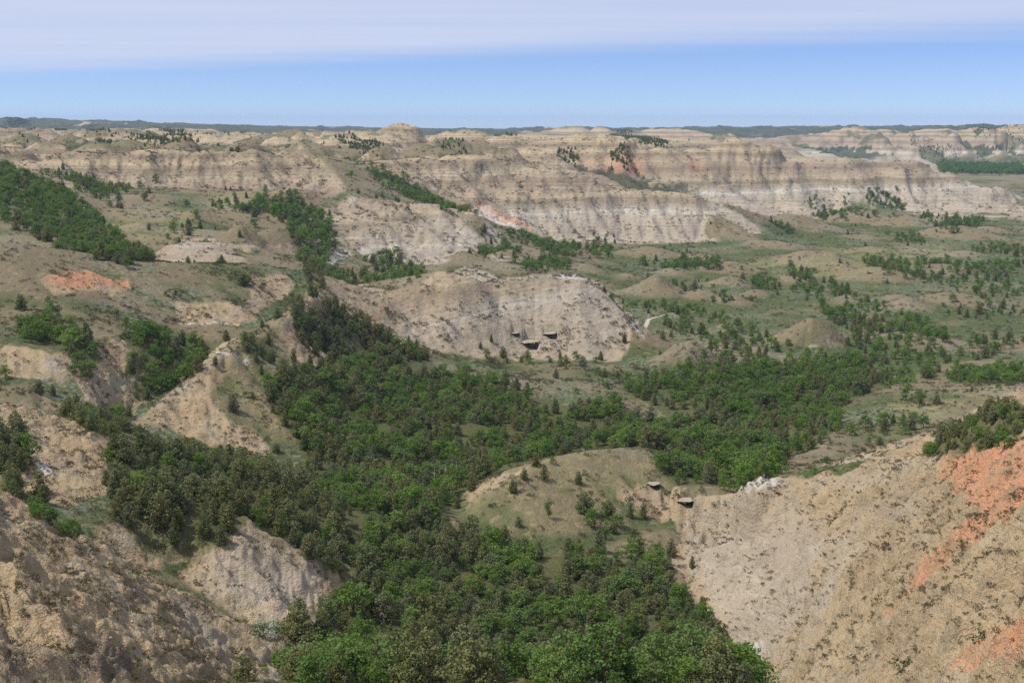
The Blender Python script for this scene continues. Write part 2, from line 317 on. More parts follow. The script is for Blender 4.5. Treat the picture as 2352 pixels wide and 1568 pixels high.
# buttes and mounds of the upland: px, py of the top, distance, half width px, height px, how pointed
BUTTES = [(17,269,1750,90,26,.9),(85,281,1700,60,22,1),(147,281,1900,75,22,.8),(280,284,1800,60,24,.8),(354,285,1850,75,30,1.1),(300,318,1500,60,16,.9),(502,298,2000,45,14,.6),(581,293,2100,70,14,.5),(742,290,1950,85,28,.9),
 (929,283,2050,95,22,.8),(1014,297,1750,70,34,1),(1065,299,1700,50,28,.9),(1148,302,1800,90,30,.9),(1318,286,4500,80,16,.9),(1373,285,4500,60,18,1.1),(1560,300,4300,70,16,.9),(160,305,1500,60,26,.9),(60,305,1480,75,26,.9),(500,305,1600,70,26,.9),
 (420,318,1450,55,18,.9),(640,308,1600,55,22,.8),(690,305,1650,50,20,1),(800,303,1700,60,20,.9),(273,312,1550,35,16,.7),(880,333,1480,50,18,.9),(965,322,1560,70,24,.9),(1040,315,1580,55,22,.9),(1110,322,1600,60,22,.9),(700,322,1420,70,20,.9),(560,322,1420,60,16,.8),(230,325,1400,70,18,.9),(110,322,1400,60,18,.9),
 (1915,300,4720,120,40,1.1),(1960,293,4600,130,50,.8),(2035,289,4750,170,56,.7),(2090,295,4450,110,50,1.2),(2150,284,4700,190,66,.8),(2235,281,4600,150,70,1.1),(2270,290,4400,100,52,1.3),(2345,283,4700,190,70,.8),(2195,300,4380,90,44,1.3),(2000,305,4400,90,36,1.3),(1885,318,4350,45,20,1),(1965,325,4250,60,24,1),(2040,333,4200,60,22,1),(2110,338,4150,60,20,1),(2195,330,4200,75,26,1),(2290,335,4150,80,24,1),(2352,325,4250,80,30,1),(1250,294,4500,70,14,.9),(1440,298,4400,70,14,.9),(1640,305,4400,70,14,.9),(1740,312,4400,60,12,.9),(1690,306,1850,60,26,1.3),(1010,338,1480,60,16,.9),(2290,432,2350,60,14,.8),(2340,418,2600,60,12,.8),(2230,452,2100,50,8,.8),(1380,299,1800,60,24,.9),(1180,334,1500,60,16,.8)]
for k, (px, py, Yb, hw, hp, pw) in enumerate(BUTTES):
    u, m = ray(px, py); zt = m * Yb; R = hw / FPX * Yb; D = hp / FPX * Yb * (1.3 if Yb < 2400 else 1.0)
    i0, i1 = np.searchsorted(YY, [Yb - 3.2 * R, Yb + 3.2 * R]); j0, j1 = np.searchsorted(UU, [u - 2.2 * R / Yb, u + 2.2 * R / Yb])
    X = XG[i0:i1, j0:j1]; Y_ = YG[i0:i1, j0:j1]
    d = np.sqrt(((X - u * Yb) / R) ** 2 + ((Y_ - Yb) / (R * 1.15)) ** 2)
    d = d * (1 + .30 * fbm(X / R * 1.3, Y_ / R * 1.3, 3, 600 + k)) + .10 * (ridged(X / R * 2.2, Y_ / R * 1.6, 3, 700 + k) - .5) * smooth(d, .1, .6)
    c = zt - D * np.where(d < 1, np.clip(d, 0, None) ** (1.25 / pw) , 1 + (d - 1) * 1.6)
    if pw < .85: c = np.minimum(c, zt - D * .02 + 0 * c) - D * .05 * smooth(d, 0, .5)
    H[i0:i1, j0:j1] = np.maximum(H[i0:i1, j0:j1], c)

# ------------------------------------------------------------------ cover masks, drawn as outlines on the land
def polymask(px_poly, soft=3, ymin=90, ymax=1e9):
    """outline on the ground -> mask over the land grid"""
    pts = []
    dense = []
    n = len(px_poly)
    for i in range(n):
        a = px_poly[i]; b = px_poly[(i + 1) % n]
        k = max(1, int(max(abs(a[0] - b[0]), abs(a[1] - b[1])) / 30))
        for s in range(k): dense.append((a[0] + (b[0] - a[0]) * s / k, a[1] + (b[1] - a[1]) * s / k))
    for p in dense:
        x, y, z = hit(p[0], p[1], ymin=ymin); y = min(y, ymax)
        pts.append((x / hit(p[0], p[1], ymin=ymin)[1], math.log(y)))
    P = np.array(pts)
    cj = np.interp(P[:, 0], UU, np.arange(NC)); ci = np.interp(P[:, 1], LW, np.arange(NR))
    j0, j1 = int(max(cj.min() - 1, 0)), int(min(cj.max() + 2, NC)); i0, i1 = int(max(ci.min() - 1, 0)), int(min(ci.max() + 2, NR))
    gx, gy = np.meshgrid(np.arange(j0, j1), np.arange(i0, i1))
    ins = np.zeros(gx.shape, bool)
    for k in range(len(P)):
        x1, y1, x2, y2 = cj[k], ci[k], cj[k - 1], ci[k - 1]
        if y1 == y2: continue
        c = ((y1 > gy) != (y2 > gy)) & (gx < (x2 - x1) * (gy - y1) / (y2 - y1) + x1)
        ins ^= c
    M = np.zeros((NR, NC), np.float32); M[i0:i1, j0:j1] = ins
    if soft: M = blur(blur(M, soft, soft), soft, soft)
    return M
def many(polys, soft=3, **k):
    M = np.zeros((NR, NC), np.float32)
    for p in polys: M = np.maximum(M, polymask(p, soft, **k))
    return M

# ---- where bare rock and clay shows
BARE = [
 [(0,330),(300,345),(700,335),(740,360),(800,440),(740,455),(640,440),(300,430),(180,440),(0,385)],                # left wall
 [(730,495),(800,450),(870,460),(1050,470),(1130,550),(1070,565),(1060,585),(1030,600),(950,608),(850,596),(780,555)],
 [(830,372),(1000,356),(1230,355),(1420,422),(1600,442),(1690,488),(1755,530),(1650,556),(1500,560),(1280,556),(1200,530),(1100,500),(1000,450)],
 [(1240,328),(1380,300),(1700,318),(1990,355),(2110,358),(2320,475),(2210,488),(2100,462),(1830,458),(1640,452),(1460,422),(1300,400),(1100,360)],
 [(345,603),(380,568),(430,547),(485,547),(575,600)],[(485,560),(540,503),(585,560),(620,560),(560,575)],
 [(780,645),(850,662),(930,665),(1000,628),(1080,612),(1150,640),(1310,628),(1385,655),(1475,750),(1420,830),(1200,825),(1030,812),(930,800),(830,740),(780,700)],
 [(0,790),(160,815),(160,850),(120,864),(0,864)],
 [(400,690),(560,700),(600,735),(410,745)],
 [(1552,1158),(1600,1140),(1690,1138),(1720,1102),(1800,1102),(1900,1090),(2150,1050),(2352,1000),(2352,1568),(1730,1568),(1690,1500),(1655,1430),(1590,1380),(1575,1330),(1540,1290),(1565,1240),(1550,1200)],
 [(2140,990),(2352,885),(2352,950),(2180,1010),(2050,1050),(1850,1080)],
 [(513,1254),(564,1205),(752,1322),(760,1440),(690,1425),(560,1418),(420,1335),(400,1310)],
 [(0,1140),(150,1215),(280,1290),(420,1400),(500,1480),(570,1568),(0,1568)],
 [(0,930),(100,945),(180,975),(240,1020),(250,1130),(150,1160),(0,1110)],
 [(330,965),(440,870),(520,800),(560,800),(470,900),(520,960),(600,1000),(640,1050),(560,1040)],
 [(1120,598),(1172,566),(1225,598)],[(80,640),(160,625),(300,640),(300,670),(120,670)],
 [(1380,1135),(1470,1103),(1540,1130),(1540,1200),(1500,1190),(1450,1150)],
]
bare = many(BARE, 2)
gx_ = np.gradient(H, axis=1) / np.maximum(np.gradient(XG, axis=1), 1e-6); gy_ = np.gradient(H, axis=0) / np.gradient(YG, axis=0)
slope0 = np.sqrt(blur(gx_, 3, 3) ** 2 + blur(gy_, 3, 3) ** 2)
big = fbm(XG / 60, YG / 60, 4, 5); mid = fbm(XG / 14, YG / 14, 4, 9)
bare = np.maximum(bare, smooth(slope0 + .12 * mid, .42, .62) * .9)
farm = smooth(YG, 1450, 1700)
fbare = smooth(fbm(XG / 160, YG / 260, 4, 31) + .5 * slope0, -.25, .05)
upland = farm * (1 - smooth(XG / YG, .18, .24) * smooth(YG, 1900, 2300) * (1 - smooth(YG, 4000, 4200)))
bare = np.maximum(bare, fbare * upland)

# ---- erosion: gullies between spurs on the bare faces, lumps and rills elsewhere
scl = np.clip(YG / 650, .3, 6.0)
wx = XG + 14 * scl * fbm(XG / (60 * scl), YG / (60 * scl), 2, 3); wy = YG + 14 * scl * fbm(XG / (60 * scl), YG / (60 * scl), 2, 4)
def depth_mask():
    hi = H0; lo = blur(H0, 14, 14)
    return 1
wx = wx + (H + 75) * .8 * fbm(XG / (70 * scl), YG / (300 * scl), 2, 44) * smooth(YG, 450, 700)
g1 = np.zeros_like(H)
for sc0, Y0, Y1 in ((.35, 0, 420), (.8, 360, 900), (1.7, 800, 1600), (3.0, 1450, 3000), (7.0, 2700, 20000)):
    wgt = smooth(YG, Y0 * .95, Y0 * 1.05 + 1) * (1 - smooth(YG, Y1 * .95, Y1 * 1.05)) if Y0 else 1 - smooth(YG, Y1 * .95, Y1 * 1.05)
    rows = np.where(wgt.max(1) > 0)[0]; a, b = rows[0], rows[-1] + 1
    r = ridged(wx[a:b] / (22 * sc0), wy[a:b] / (44 * sc0), 4, 40, .55)
    g1[a:b] += wgt[a:b] * (r - .55) * (4.0 if sc0 < .5 else 4.0 if sc0 < 1 else 6.0) * sc0
bsoft = blur(bare, 6, 6)
relief = smooth(blur(slope0, 6, 6), .10, .5)
face = bsoft * relief
H = H + g1 * face * .75
def fall(Hh, a, b, k):
    """unit fall line and steepness over rows a..b"""
    h = blur(Hh[a:b], k, k); X = XG[a:b]; Y_ = YG[a:b]
    hx = np.gradient(h, axis=1) / np.gradient(X, axis=1); hy = np.gradient(h, axis=0) / np.gradient(Y_, axis=0) - (X / Y_) * hx
    g = np.hypot(hx, hy) + 1e-6; return hx / g, hy / g, g
def gullies(a, b, lam, seed, k):
    """rows a..b: furrows that follow the fall line, lam metres apart; -1 in the furrow, 1 on the spur"""
    dx, dy, g = fall(H, a, b, k); X = XG[a:b] / (lam * 1.5); Y_ = YG[a:b] / (lam * 1.5)
    cx0 = np.floor(X); cy0 = np.floor(Y_); num = np.zeros_like(X); den = np.zeros_like(X)
    for i in (-1, 0, 1):
        for j in (-1, 0, 1):
            ix = (cx0 + i).astype(np.int64); iy = (cy0 + j).astype(np.int64)
            jx = _hash(ix, iy, seed) / 65536.; jy = _hash(ix, iy, seed + 7) / 65536.
            ex = X - ix - jx; ey = Y_ - iy - jy
            w = np.exp(-(ex * ex + ey * ey) * 2.6)
            num += w * np.cos(2 * np.pi * 1.5 * (-dy * ex + dx * ey) + 3.1 * jx); den += w
    v = num / den
    return (1 - np.abs(1 - np.clip(v * .5 + .62, 0, 1)) ** 1.0 * 1.0) * 2 - 1.25, g
BUTTE = [(780,645),(850,662),(930,665),(1000,628),(1080,612),(1150,640),(1310,628),(1385,655),(1475,750),(1420,830),(1200,825),(1030,812),(930,800),(830,740),(780,700)]
butte0 = blur(polymask(BUTTE, 3), 4, 4)
for Y0, Y1, lams in ((100, 420, (11, 4.5)), (420, 880, (24, 10, 4.5)), (880, 1560, (52, 22, 9)), (1560, 2900, (110, 46, 18)), (2900, 12000, (380, 150, 60))):
    a, b = np.searchsorted(YY, [Y0 * .93, Y1 * 1.07]); wr = smooth(YG[a:b], Y0 * .93, Y0 * 1.07) * (1 - smooth(YG[a:b], Y1 * .93, Y1 * 1.07))
    for n_, lam in enumerate(lams):
        v, g = gullies(a, b, lam, 900 + n_, 9 - 3 * n_)
        fm_ = np.clip(bsoft[a:b] + (.5 if Y0 > 1000 else .12), 0, 1) * smooth(g, .06, .40)
        H[a:b] = H[a:b] + wr * v * fm_ * (1 - .55 * butte0[a:b]) * lam * (.24 if Y0 > 2800 else .115 if Y0 > 400 else .13) * (.9 if n_ == 0 else .9)
H = H + (fbm(XG / (22 * scl), YG / (22 * scl), 4, 61) * 1.5 * scl) * (.35 + .65 * bsoft) * smooth(YG, 60, 110) * (1 - .5 * smooth(YG, 2600, 4200))
H = H + fbm(XG / 2.2, YG / 2.2, 3, 71) * .28 * (1 - smooth(YG, 250, 500)) * (.35 + bare)
H = H + fbm(XG / 5, YG / 5, 3, 72) * .5 * (1 - smooth(YG, 500, 900)) * (.25 + bare)
# upland hills and the far badlands blocks
uh = smooth(YG, 1350, 1650) * (1 - smooth(YG, 2600, 3200)) * (1 - smooth(XG / YG, .12, .2))
H = H + uh * 20 * (ridged(wx / 150, wy / 190, 5, 80, .5) - .5) * smooth(-np.abs(YG - 2150), -900, -150)*1.0
H = H + uh * 11 * (ridged(wx / 70, wy / 110, 4, 81, .5) - .5)
fr = smooth(YG, 3900, 4300) * (1 - smooth(YG, 9000, 12000))
H = H + fr * 42 * (ridged(wx / 330, wy / 480, 5, 85, .55) - .62)
H = H + fr * 6 * fbm(XG / 90, YG / 200, 3, 87)
rel = smooth(YG, 600, 1000)
H = H + bare * (1 - smooth(YG, 330, 480)) * 1.3 * (np.abs(fbm(XG / 6.5, YG / 6.5, 4, 49)) * 2 - .4)
# broad ravines that cut the long walls into separate buttes
rv = smooth(1 - np.abs(perlin(XG / 150 + .8 * fbm(XG / 90, YG / 90, 2, 58), YG / 700, 59)) * 2.0, 0, 1) * smooth(YG, 1080, 1200) * (1 - smooth(YG, 2000, 2300)) * smooth(blur(bare, 8, 8), .3, .8)
H = H - rv * .20 * np.clip(H + 102, 0, None) * smooth(YG, 1080, 1200)
# rills on the steep clay faces
H = H + smooth(slope0, .55, 1.1) * (1 - smooth(YG, 420, 700)) * bare * 2.2 * (ridged(XG / 2.6, YG / 9, 3, 48) - .45)
# harder beds stand out as ledges
bed = 4.5 + 0 * H
ph = (H + 1.2 * fbm(XG / 120, YG / 120, 2, 90)) / bed
led = (np.abs((ph % 1) - .5) * 2); st = (ph - np.floor(ph)); stp = np.floor(ph) + smooth(st, .25, .75)
Hl = stp * bed - 1.2 * fbm(XG / 120, YG / 120, 2, 90)
lm = bsoft * relief * smooth(YG, 800, 1000) * .6 * smooth(fbm(XG / 90, H / 9, 3, 95), -.25, .25)
H = H * (1 - lm) + Hl * lm
# ribs that run down the near right slope
nr = smooth(XG / YG, .17, .24) * (1 - smooth(YG, 300, 380)) * smooth(YG, 90, 120)
H = H + nr * 8.0 * (ridged((XG * .40 + YG * .92) / 42 + .6 * fbm(XG / 45, YG / 45, 2, 56), (XG * .92 - YG * .40) / 160, 2, 57, .5) - .6)
H = H + nr * 2.0 * (ridged((XG * .55 + YG * .83) / 16 + .5 * fbm(XG / 30, YG / 30, 2, 46), (XG * .83 - YG * .55) / 70, 3, 47, .5) - .5)
# hollows weathered under hard ledges: px, py, half width m
PITS = [(1217,799,4.6),(1264,776,3.6),(1183,772,2.4),(1503,1122,1.9),(1576,1163,2.3)]
pit_at = []
for (px, py, hw) in PITS:
    x, y, z = hit(px, py); pit_at.append((x, y, z, hw))
    e = ((XG - x) / hw) ** 4 + ((YG - (y + hw * .75)) / (hw * 1.25)) ** 4
    H = np.where(e < 1, np.minimum(H, z - hw * .22 + hw * .55 * smooth((x - XG) / hw, -.2, 1.0)), H)
gx_ = np.gradient(H, axis=1) / np.maximum(np.gradient(XG, axis=1), 1e-6); gy_ = np.gradient(H, axis=0) / np.gradient(YG, axis=0)
slope = np.sqrt(blur(gx_, 1, 1) ** 2 + blur(gy_, 1, 1) ** 2)
curv = H - blur(H, 9, 9)

noisy = fbm(XG / (4 * scl), YG / (4 * scl), 4, 25)
ORANGE = [[(90,625),(170,618),(300,625),(380,635),(300,660),(160,665),(100,650)],[(2130,1070),(2250,1025),(2352,1005),(2352,1180),(2290,1190),(2190,1120)],[(2225,1500),(2290,1455),(2352,1440),(2352,1470),(2260,1510)],
 [(2080,1330),(2150,1265),(2240,1200),(2352,1165),(2352,1190),(2230,1245),(2130,1340),(2085,1380)],[(1030,455),(1100,465),(1200,510),(1290,556),(1190,530),(1100,500)],[(1330,362),(1460,370),(1440,392),(1340,380)],
 [(1560,372),(1650,370),(1700,392),(1580,395)],[(690,655),(720,648),(705,690)],[(1390,362),(1560,375),(1540,392),(1400,385)],[(1850,1130),(1960,1080),(2060,1055),(2040,1090),(1900,1140)],[(430,960),(480,900),(520,935),(470,1000)],
 [(860,430),(900,440),(880,460)],[(1700,1080),(1900,1075),(2000,1100),(1800,1100)],[(780,435),(830,440),(820,455)],[(300,425),(370,430),(350,445),(280,440)]]
ORA_W = [1,1.3,1.0,.8,1.3,1.9,1.5,.8,1.9,.35,.4,.5,.0,.5,.4]
WHITE = [[(1700,1118),(1722,1104),(1755,1099),(1795,1103),(1815,1112),(1790,1124),(1740,1128),(1705,1134)],[(1060,462),(1110,472),(1180,510),(1240,545),(1150,520),(1090,490)],[(980,425),(1000,430),(1010,445),(990,445)],
 [(730,490),(760,492),(775,520),(745,510)],[(620,520),(700,525),(690,540),(630,535)],[(70,1060),(100,1050),(135,1085),(100,1095)],[(1270,630),(1320,628),(1345,645),(1280,638)],[(1755,515),(1850,520),(1840,526),(1760,530)],
 [(1690,1480),(1750,1470),(1770,1500),(1720,1520)],[(360,598),(460,600),(480,612),(380,610)],[(405,738),(550,742),(550,746),(405,742)],[(60,820),(140,815),(155,850),(90,860)],[(790,455),(825,450),(830,470),(800,472)]]
GREY = [[(1240,485),(1500,490),(1690,492),(1755,530),(1650,556),(1280,556)],[(1650,455),(1680,415),(1760,408),(1830,440),(1900,415),(1990,420),(2000,466),(1830,458)],[(345,603),(380,568),(430,547),(485,547),(575,600)],
 [(830,520),(1000,520),(1060,585),(950,607),(850,592),(790,555)],[(950,475),(1050,482),(1125,550),(1070,562),(960,520)],[(870,760),(1100,690),(1385,660),(1475,750),(1380,826),(1030,812)],
 [(0,790),(160,815),(160,850),(120,864),(0,864)],[(1560,1150),(1690,1138),(1800,1106),(1850,1150),(1900,1250),(1850,1400),(1750,1568),(1640,1440),(1580,1290)],[(513,1254),(564,1205),(752,1322),(760,1440),(560,1418),(420,1335)],
 [(60,1040),(200,1060),(230,1130),(100,1110)],[(1980,1150),(2150,1150),(2100,1210),(1950,1190)],[(430,915),(470,915),(500,950),(460,950)],[(380,1350),(450,1400),(560,1510),(480,1480),(400,1420)],[(1480,1105),(1540,1130),(1530,1170),(1490,1160)],[(1890,1290),(1930,1265),(1920,1340),(1900,1420),(1840,1470),(1850,1400)]]
DARK = [[(150,1480),(240,1440),(310,1500),(300,1568),(160,1568)],[(270,1300),(320,1330),(390,1400),(340,1400),(290,1350)],[(0,1480),(60,1470),(70,1568),(0,1568)]]
def linemask(px_pts, w):
    P = [hit(*p)[:2] for p in px_pts]; D = np.full(H.shape, 1e9)
    for (x1, y1), (x2, y2) in zip(P[:-1], P[1:]):
        dx, dy = x2 - x1, y2 - y1; t = np.clip(((XG - x1) * dx + (YG - y1) * dy) / max(dx * dx + dy * dy, 1e-6), 0, 1)
        D = np.minimum(D, np.hypot(XG - x1 - t * dx, YG - y1 - t * dy))
    return (1 - smooth(D + .5 * w * noisy, w * .6, w * 1.3)).astype(np.float32)
orange = np.zeros_like(bare)
for p, w in zip(ORANGE, ORA_W): orange = np.maximum(orange, polymask(p, 4) * w)
white = many(WHITE, 3); grey = many(GREY, 9); dark = many(DARK, 4)
path_w = np.maximum(linemask([(305,985),(330,965),(440,869),(505,803)], 3.4) * .5, np.maximum(linemask([(500,808),(520,812),(548,826),(595,824)], 1.3), np.maximum(linemask([(1530,722),(1490,733),(1462,739),(1448,746),(1462,757),(1478,775)], 1.3), linemask([(405,740),(550,744)], 1.0))))
white = np.maximum(white, path_w * .70); orange = np.maximum(orange, np.maximum(linemask([(2352,1140),(2240,1210),(2150,1285),(2050,1410)], 2.6), linemask([(2352,1430),(2280,1468),(2210,1515)], 2.2)) * .74); orange = np.maximum(orange, np.maximum(linemask([(560,835),(600,872),(640,928),(692,966)], 1.0) * .7, linemask([(430,960),(470,905),(500,860)], 5) * .45))
# sheltered hollows and the valley floors hold the greener grass
green = smooth(-curv / np.maximum(.5, scl), -.1, .9) * .5 + smooth(fbm(XG / 90, YG / 90, 4, 21), -.1, .35) * .6
LUSH = [[(1100,860),(1500,840),(1700,900),(1500,920),(1300,900)],[(1380,680),(1420,640),(1480,680),(1450,690)],[(1400,560),(2352,480),(2352,760),(1500,760),(1380,640)],[(1930,990),(2352,890),(2300,900),(2000,1030)],[(150,700),(400,720),(330,780),(150,740)],[(430,1390),(560,1425),(700,1440),(720,1568),(570,1568),(500,1480)]]
green = np.clip(green * 1.15 + .12 * smooth(XG / YG, -.05, .1) + .35 * many(LUSH, 8), 0, 1)
straw = many([[(1040,1185),(1100,1140),(1170,1092),(1330,1037),(1430,1029),(1500,1042),(1540,1085),(1400,1120),(1300,1190),(1150,1210)],[(480,880),(560,780),(640,745),(690,880),(770,990),(640,990),(560,950)],[(1960,960),(2100,895),(2352,880),(2352,890),(2200,950),(2050,1000)],[(480,440),(700,440),(640,480),(480,500)],[(230,490),(430,480),(480,560),(300,560)],[(1700,600),(1950,570),(2200,560),(2100,620),(1800,640)]], 8) * (.55 + 1.2 * fbm(XG / 22, YG / 22, 4, 27))
GRASSY = [[(480,870),(560,780),(640,740),(700,900),(780,1000),(640,1000),(560,960)],[(1100,1140),(1330,1035),(1430,1028),(1500,1042),(1550,1090),(1380,1130),(1300,1200),(1150,1200),(1040,1180)]]
bare = bare * (1 - .85 * many(GRASSY, 4))
bare = np.clip(bare + .25 * noisy * (bare > .02), 0, 1)
bare = np.maximum(bare, path_w)
dm_ = smooth(blur(dome_h, 2, 2), .8, 4.0)
bare = bare * (1 - dm_) + np.clip(-.05 + .55 * noisy + .35 * fbm(XG / 14, YG / 14, 3, 26), 0, 1) * dm_; green = green * (1 - .8 * dm_)

# ------------------------------------------------------------------ the land as one mesh
def grid_mesh(name):
    me = bpy.data.meshes.new(name)
    n = NR * NC
    co = np.empty((n, 3), np.float32); co[:, 0] = XG.ravel(); co[:, 1] = YG.ravel(); co[:, 2] = H.ravel()
    idx = np.arange(n).reshape(NR, NC)
    q = np.stack([idx[:-1, :-1], idx[:-1, 1:], idx[1:, 1:], idx[1:, :-1]], -1).reshape(-1, 4)
    me.vertices.add(n); me.vertices.foreach_set('co', co.ravel())
    me.loops.add(q.size); me.loops.foreach_set('vertex_index', q.ravel().astype(np.int32))
    me.polygons.add(len(q)); me.polygons.foreach_set('loop_start', (np.arange(len(q)) * 4).astype(np.int32))
    me.polygons.foreach_set('use_smooth', np.ones(len(q), bool))
    me.update(calc_edges=True)
    return me
def attr(me, name, a, b, c, d3=1.0):
    at = me.attributes.new(name, 'FLOAT_COLOR', 'POINT')
    d = np.ones((NR * NC, 4), np.float32)
    for i, v in enumerate((a, b, c, d3 * np.ones_like(H))): d[:, i] = np.clip(v, 0, 1).ravel()
    at.data.foreach_set('color', d.ravel())

# ---- node helper
class NT:
    def __init__(s, name):
        s.m = bpy.data.materials.new(name); s.m.use_nodes = True; s.t = s.m.node_tree; s.t.nodes.clear()
    def n(s, typ, **k):
        n = s.t.nodes.new(typ)
        for a, b in k.items(): setattr(n, a, b)
        return n
    def ln(s, a, b): s.t.links.new(a, b)
    def put(s, sock, v):
        if isinstance(v, (int, float)): sock.default_value = v
        elif isinstance(v, (tuple, list)): sock.default_value = (*v, 1) if len(v) == 3 and sock.type == 'RGBA' else v
        else: s.ln(v, sock)
    def math(s, op, a, b=0.0, c=0.0, clamp=False):
        n = s.n('ShaderNodeMath', operation=op, use_clamp=clamp)
        for i, v in enumerate((a, b, c)): s.put(n.inputs[i], v)
        return n.outputs[0]
    def mix(s, f, a, b, mode='MIX'):
        n = s.n('ShaderNodeMixRGB', blend_type=mode)
        s.put(n.inputs[0], f); s.put(n.inputs[1], a); s.put(n.inputs[2], b); return n.outputs[0]
    def noise(s, vec, scale, detail=3, rough=.5, out='Fac'):
        n = s.n('ShaderNodeTexNoise'); s.ln(vec, n.inputs['Vector']); n.inputs['Scale'].default_value = scale
        n.inputs['Detail'].default_value = detail; n.inputs['Roughness'].default_value = rough; return n.outputs[out]
    def step(s, v, a, b):
        n = s.n('ShaderNodeMapRange'); s.put(n.inputs['Value'], v); n.inputs['From Min'].default_value = a; n.inputs['From Max'].default_value = b; return n.outputs[0]
    def mapping(s, vec, scale, rot=(0, 0, 0)):
        n = s.n('ShaderNodeMapping'); s.ln(vec, n.inputs[0]); n.inputs['Scale'].default_value = scale; n.inputs['Rotation'].default_value = rot; return n.outputs[0]
    def ramp(s, v, stops, interp='LINEAR'):
        n = s.n('ShaderNodeValToRGB'); s.ln(v, n.inputs[0]); r = n.color_ramp; r.interpolation = interp
        while len(r.elements) > 1: r.elements.remove(r.elements[-1])
        r.elements[0].position = stops[0][0]; r.elements[0].color = (*stops[0][1], 1)
        for p, c in stops[1:]:
            e = r.elements.new(p); e.color = (*c, 1)
        return n.outputs[0]
    def finish(s, color, rough=.95, bump=None, spec=.15, extra=None):
        b = s.n('ShaderNodeBsdfPrincipled'); s.put(b.inputs['Base Color'], color); s.put(b.inputs['Roughness'], rough)
        b.inputs['Specular IOR Level'].default_value = spec
        if bump is not None: s.ln(bump, b.inputs['Normal'])
        o = s.n('ShaderNodeOutputMaterial'); s.ln(b.outputs[0], o.inputs[0]); s.bsdf = b; s.out = o; return s.m

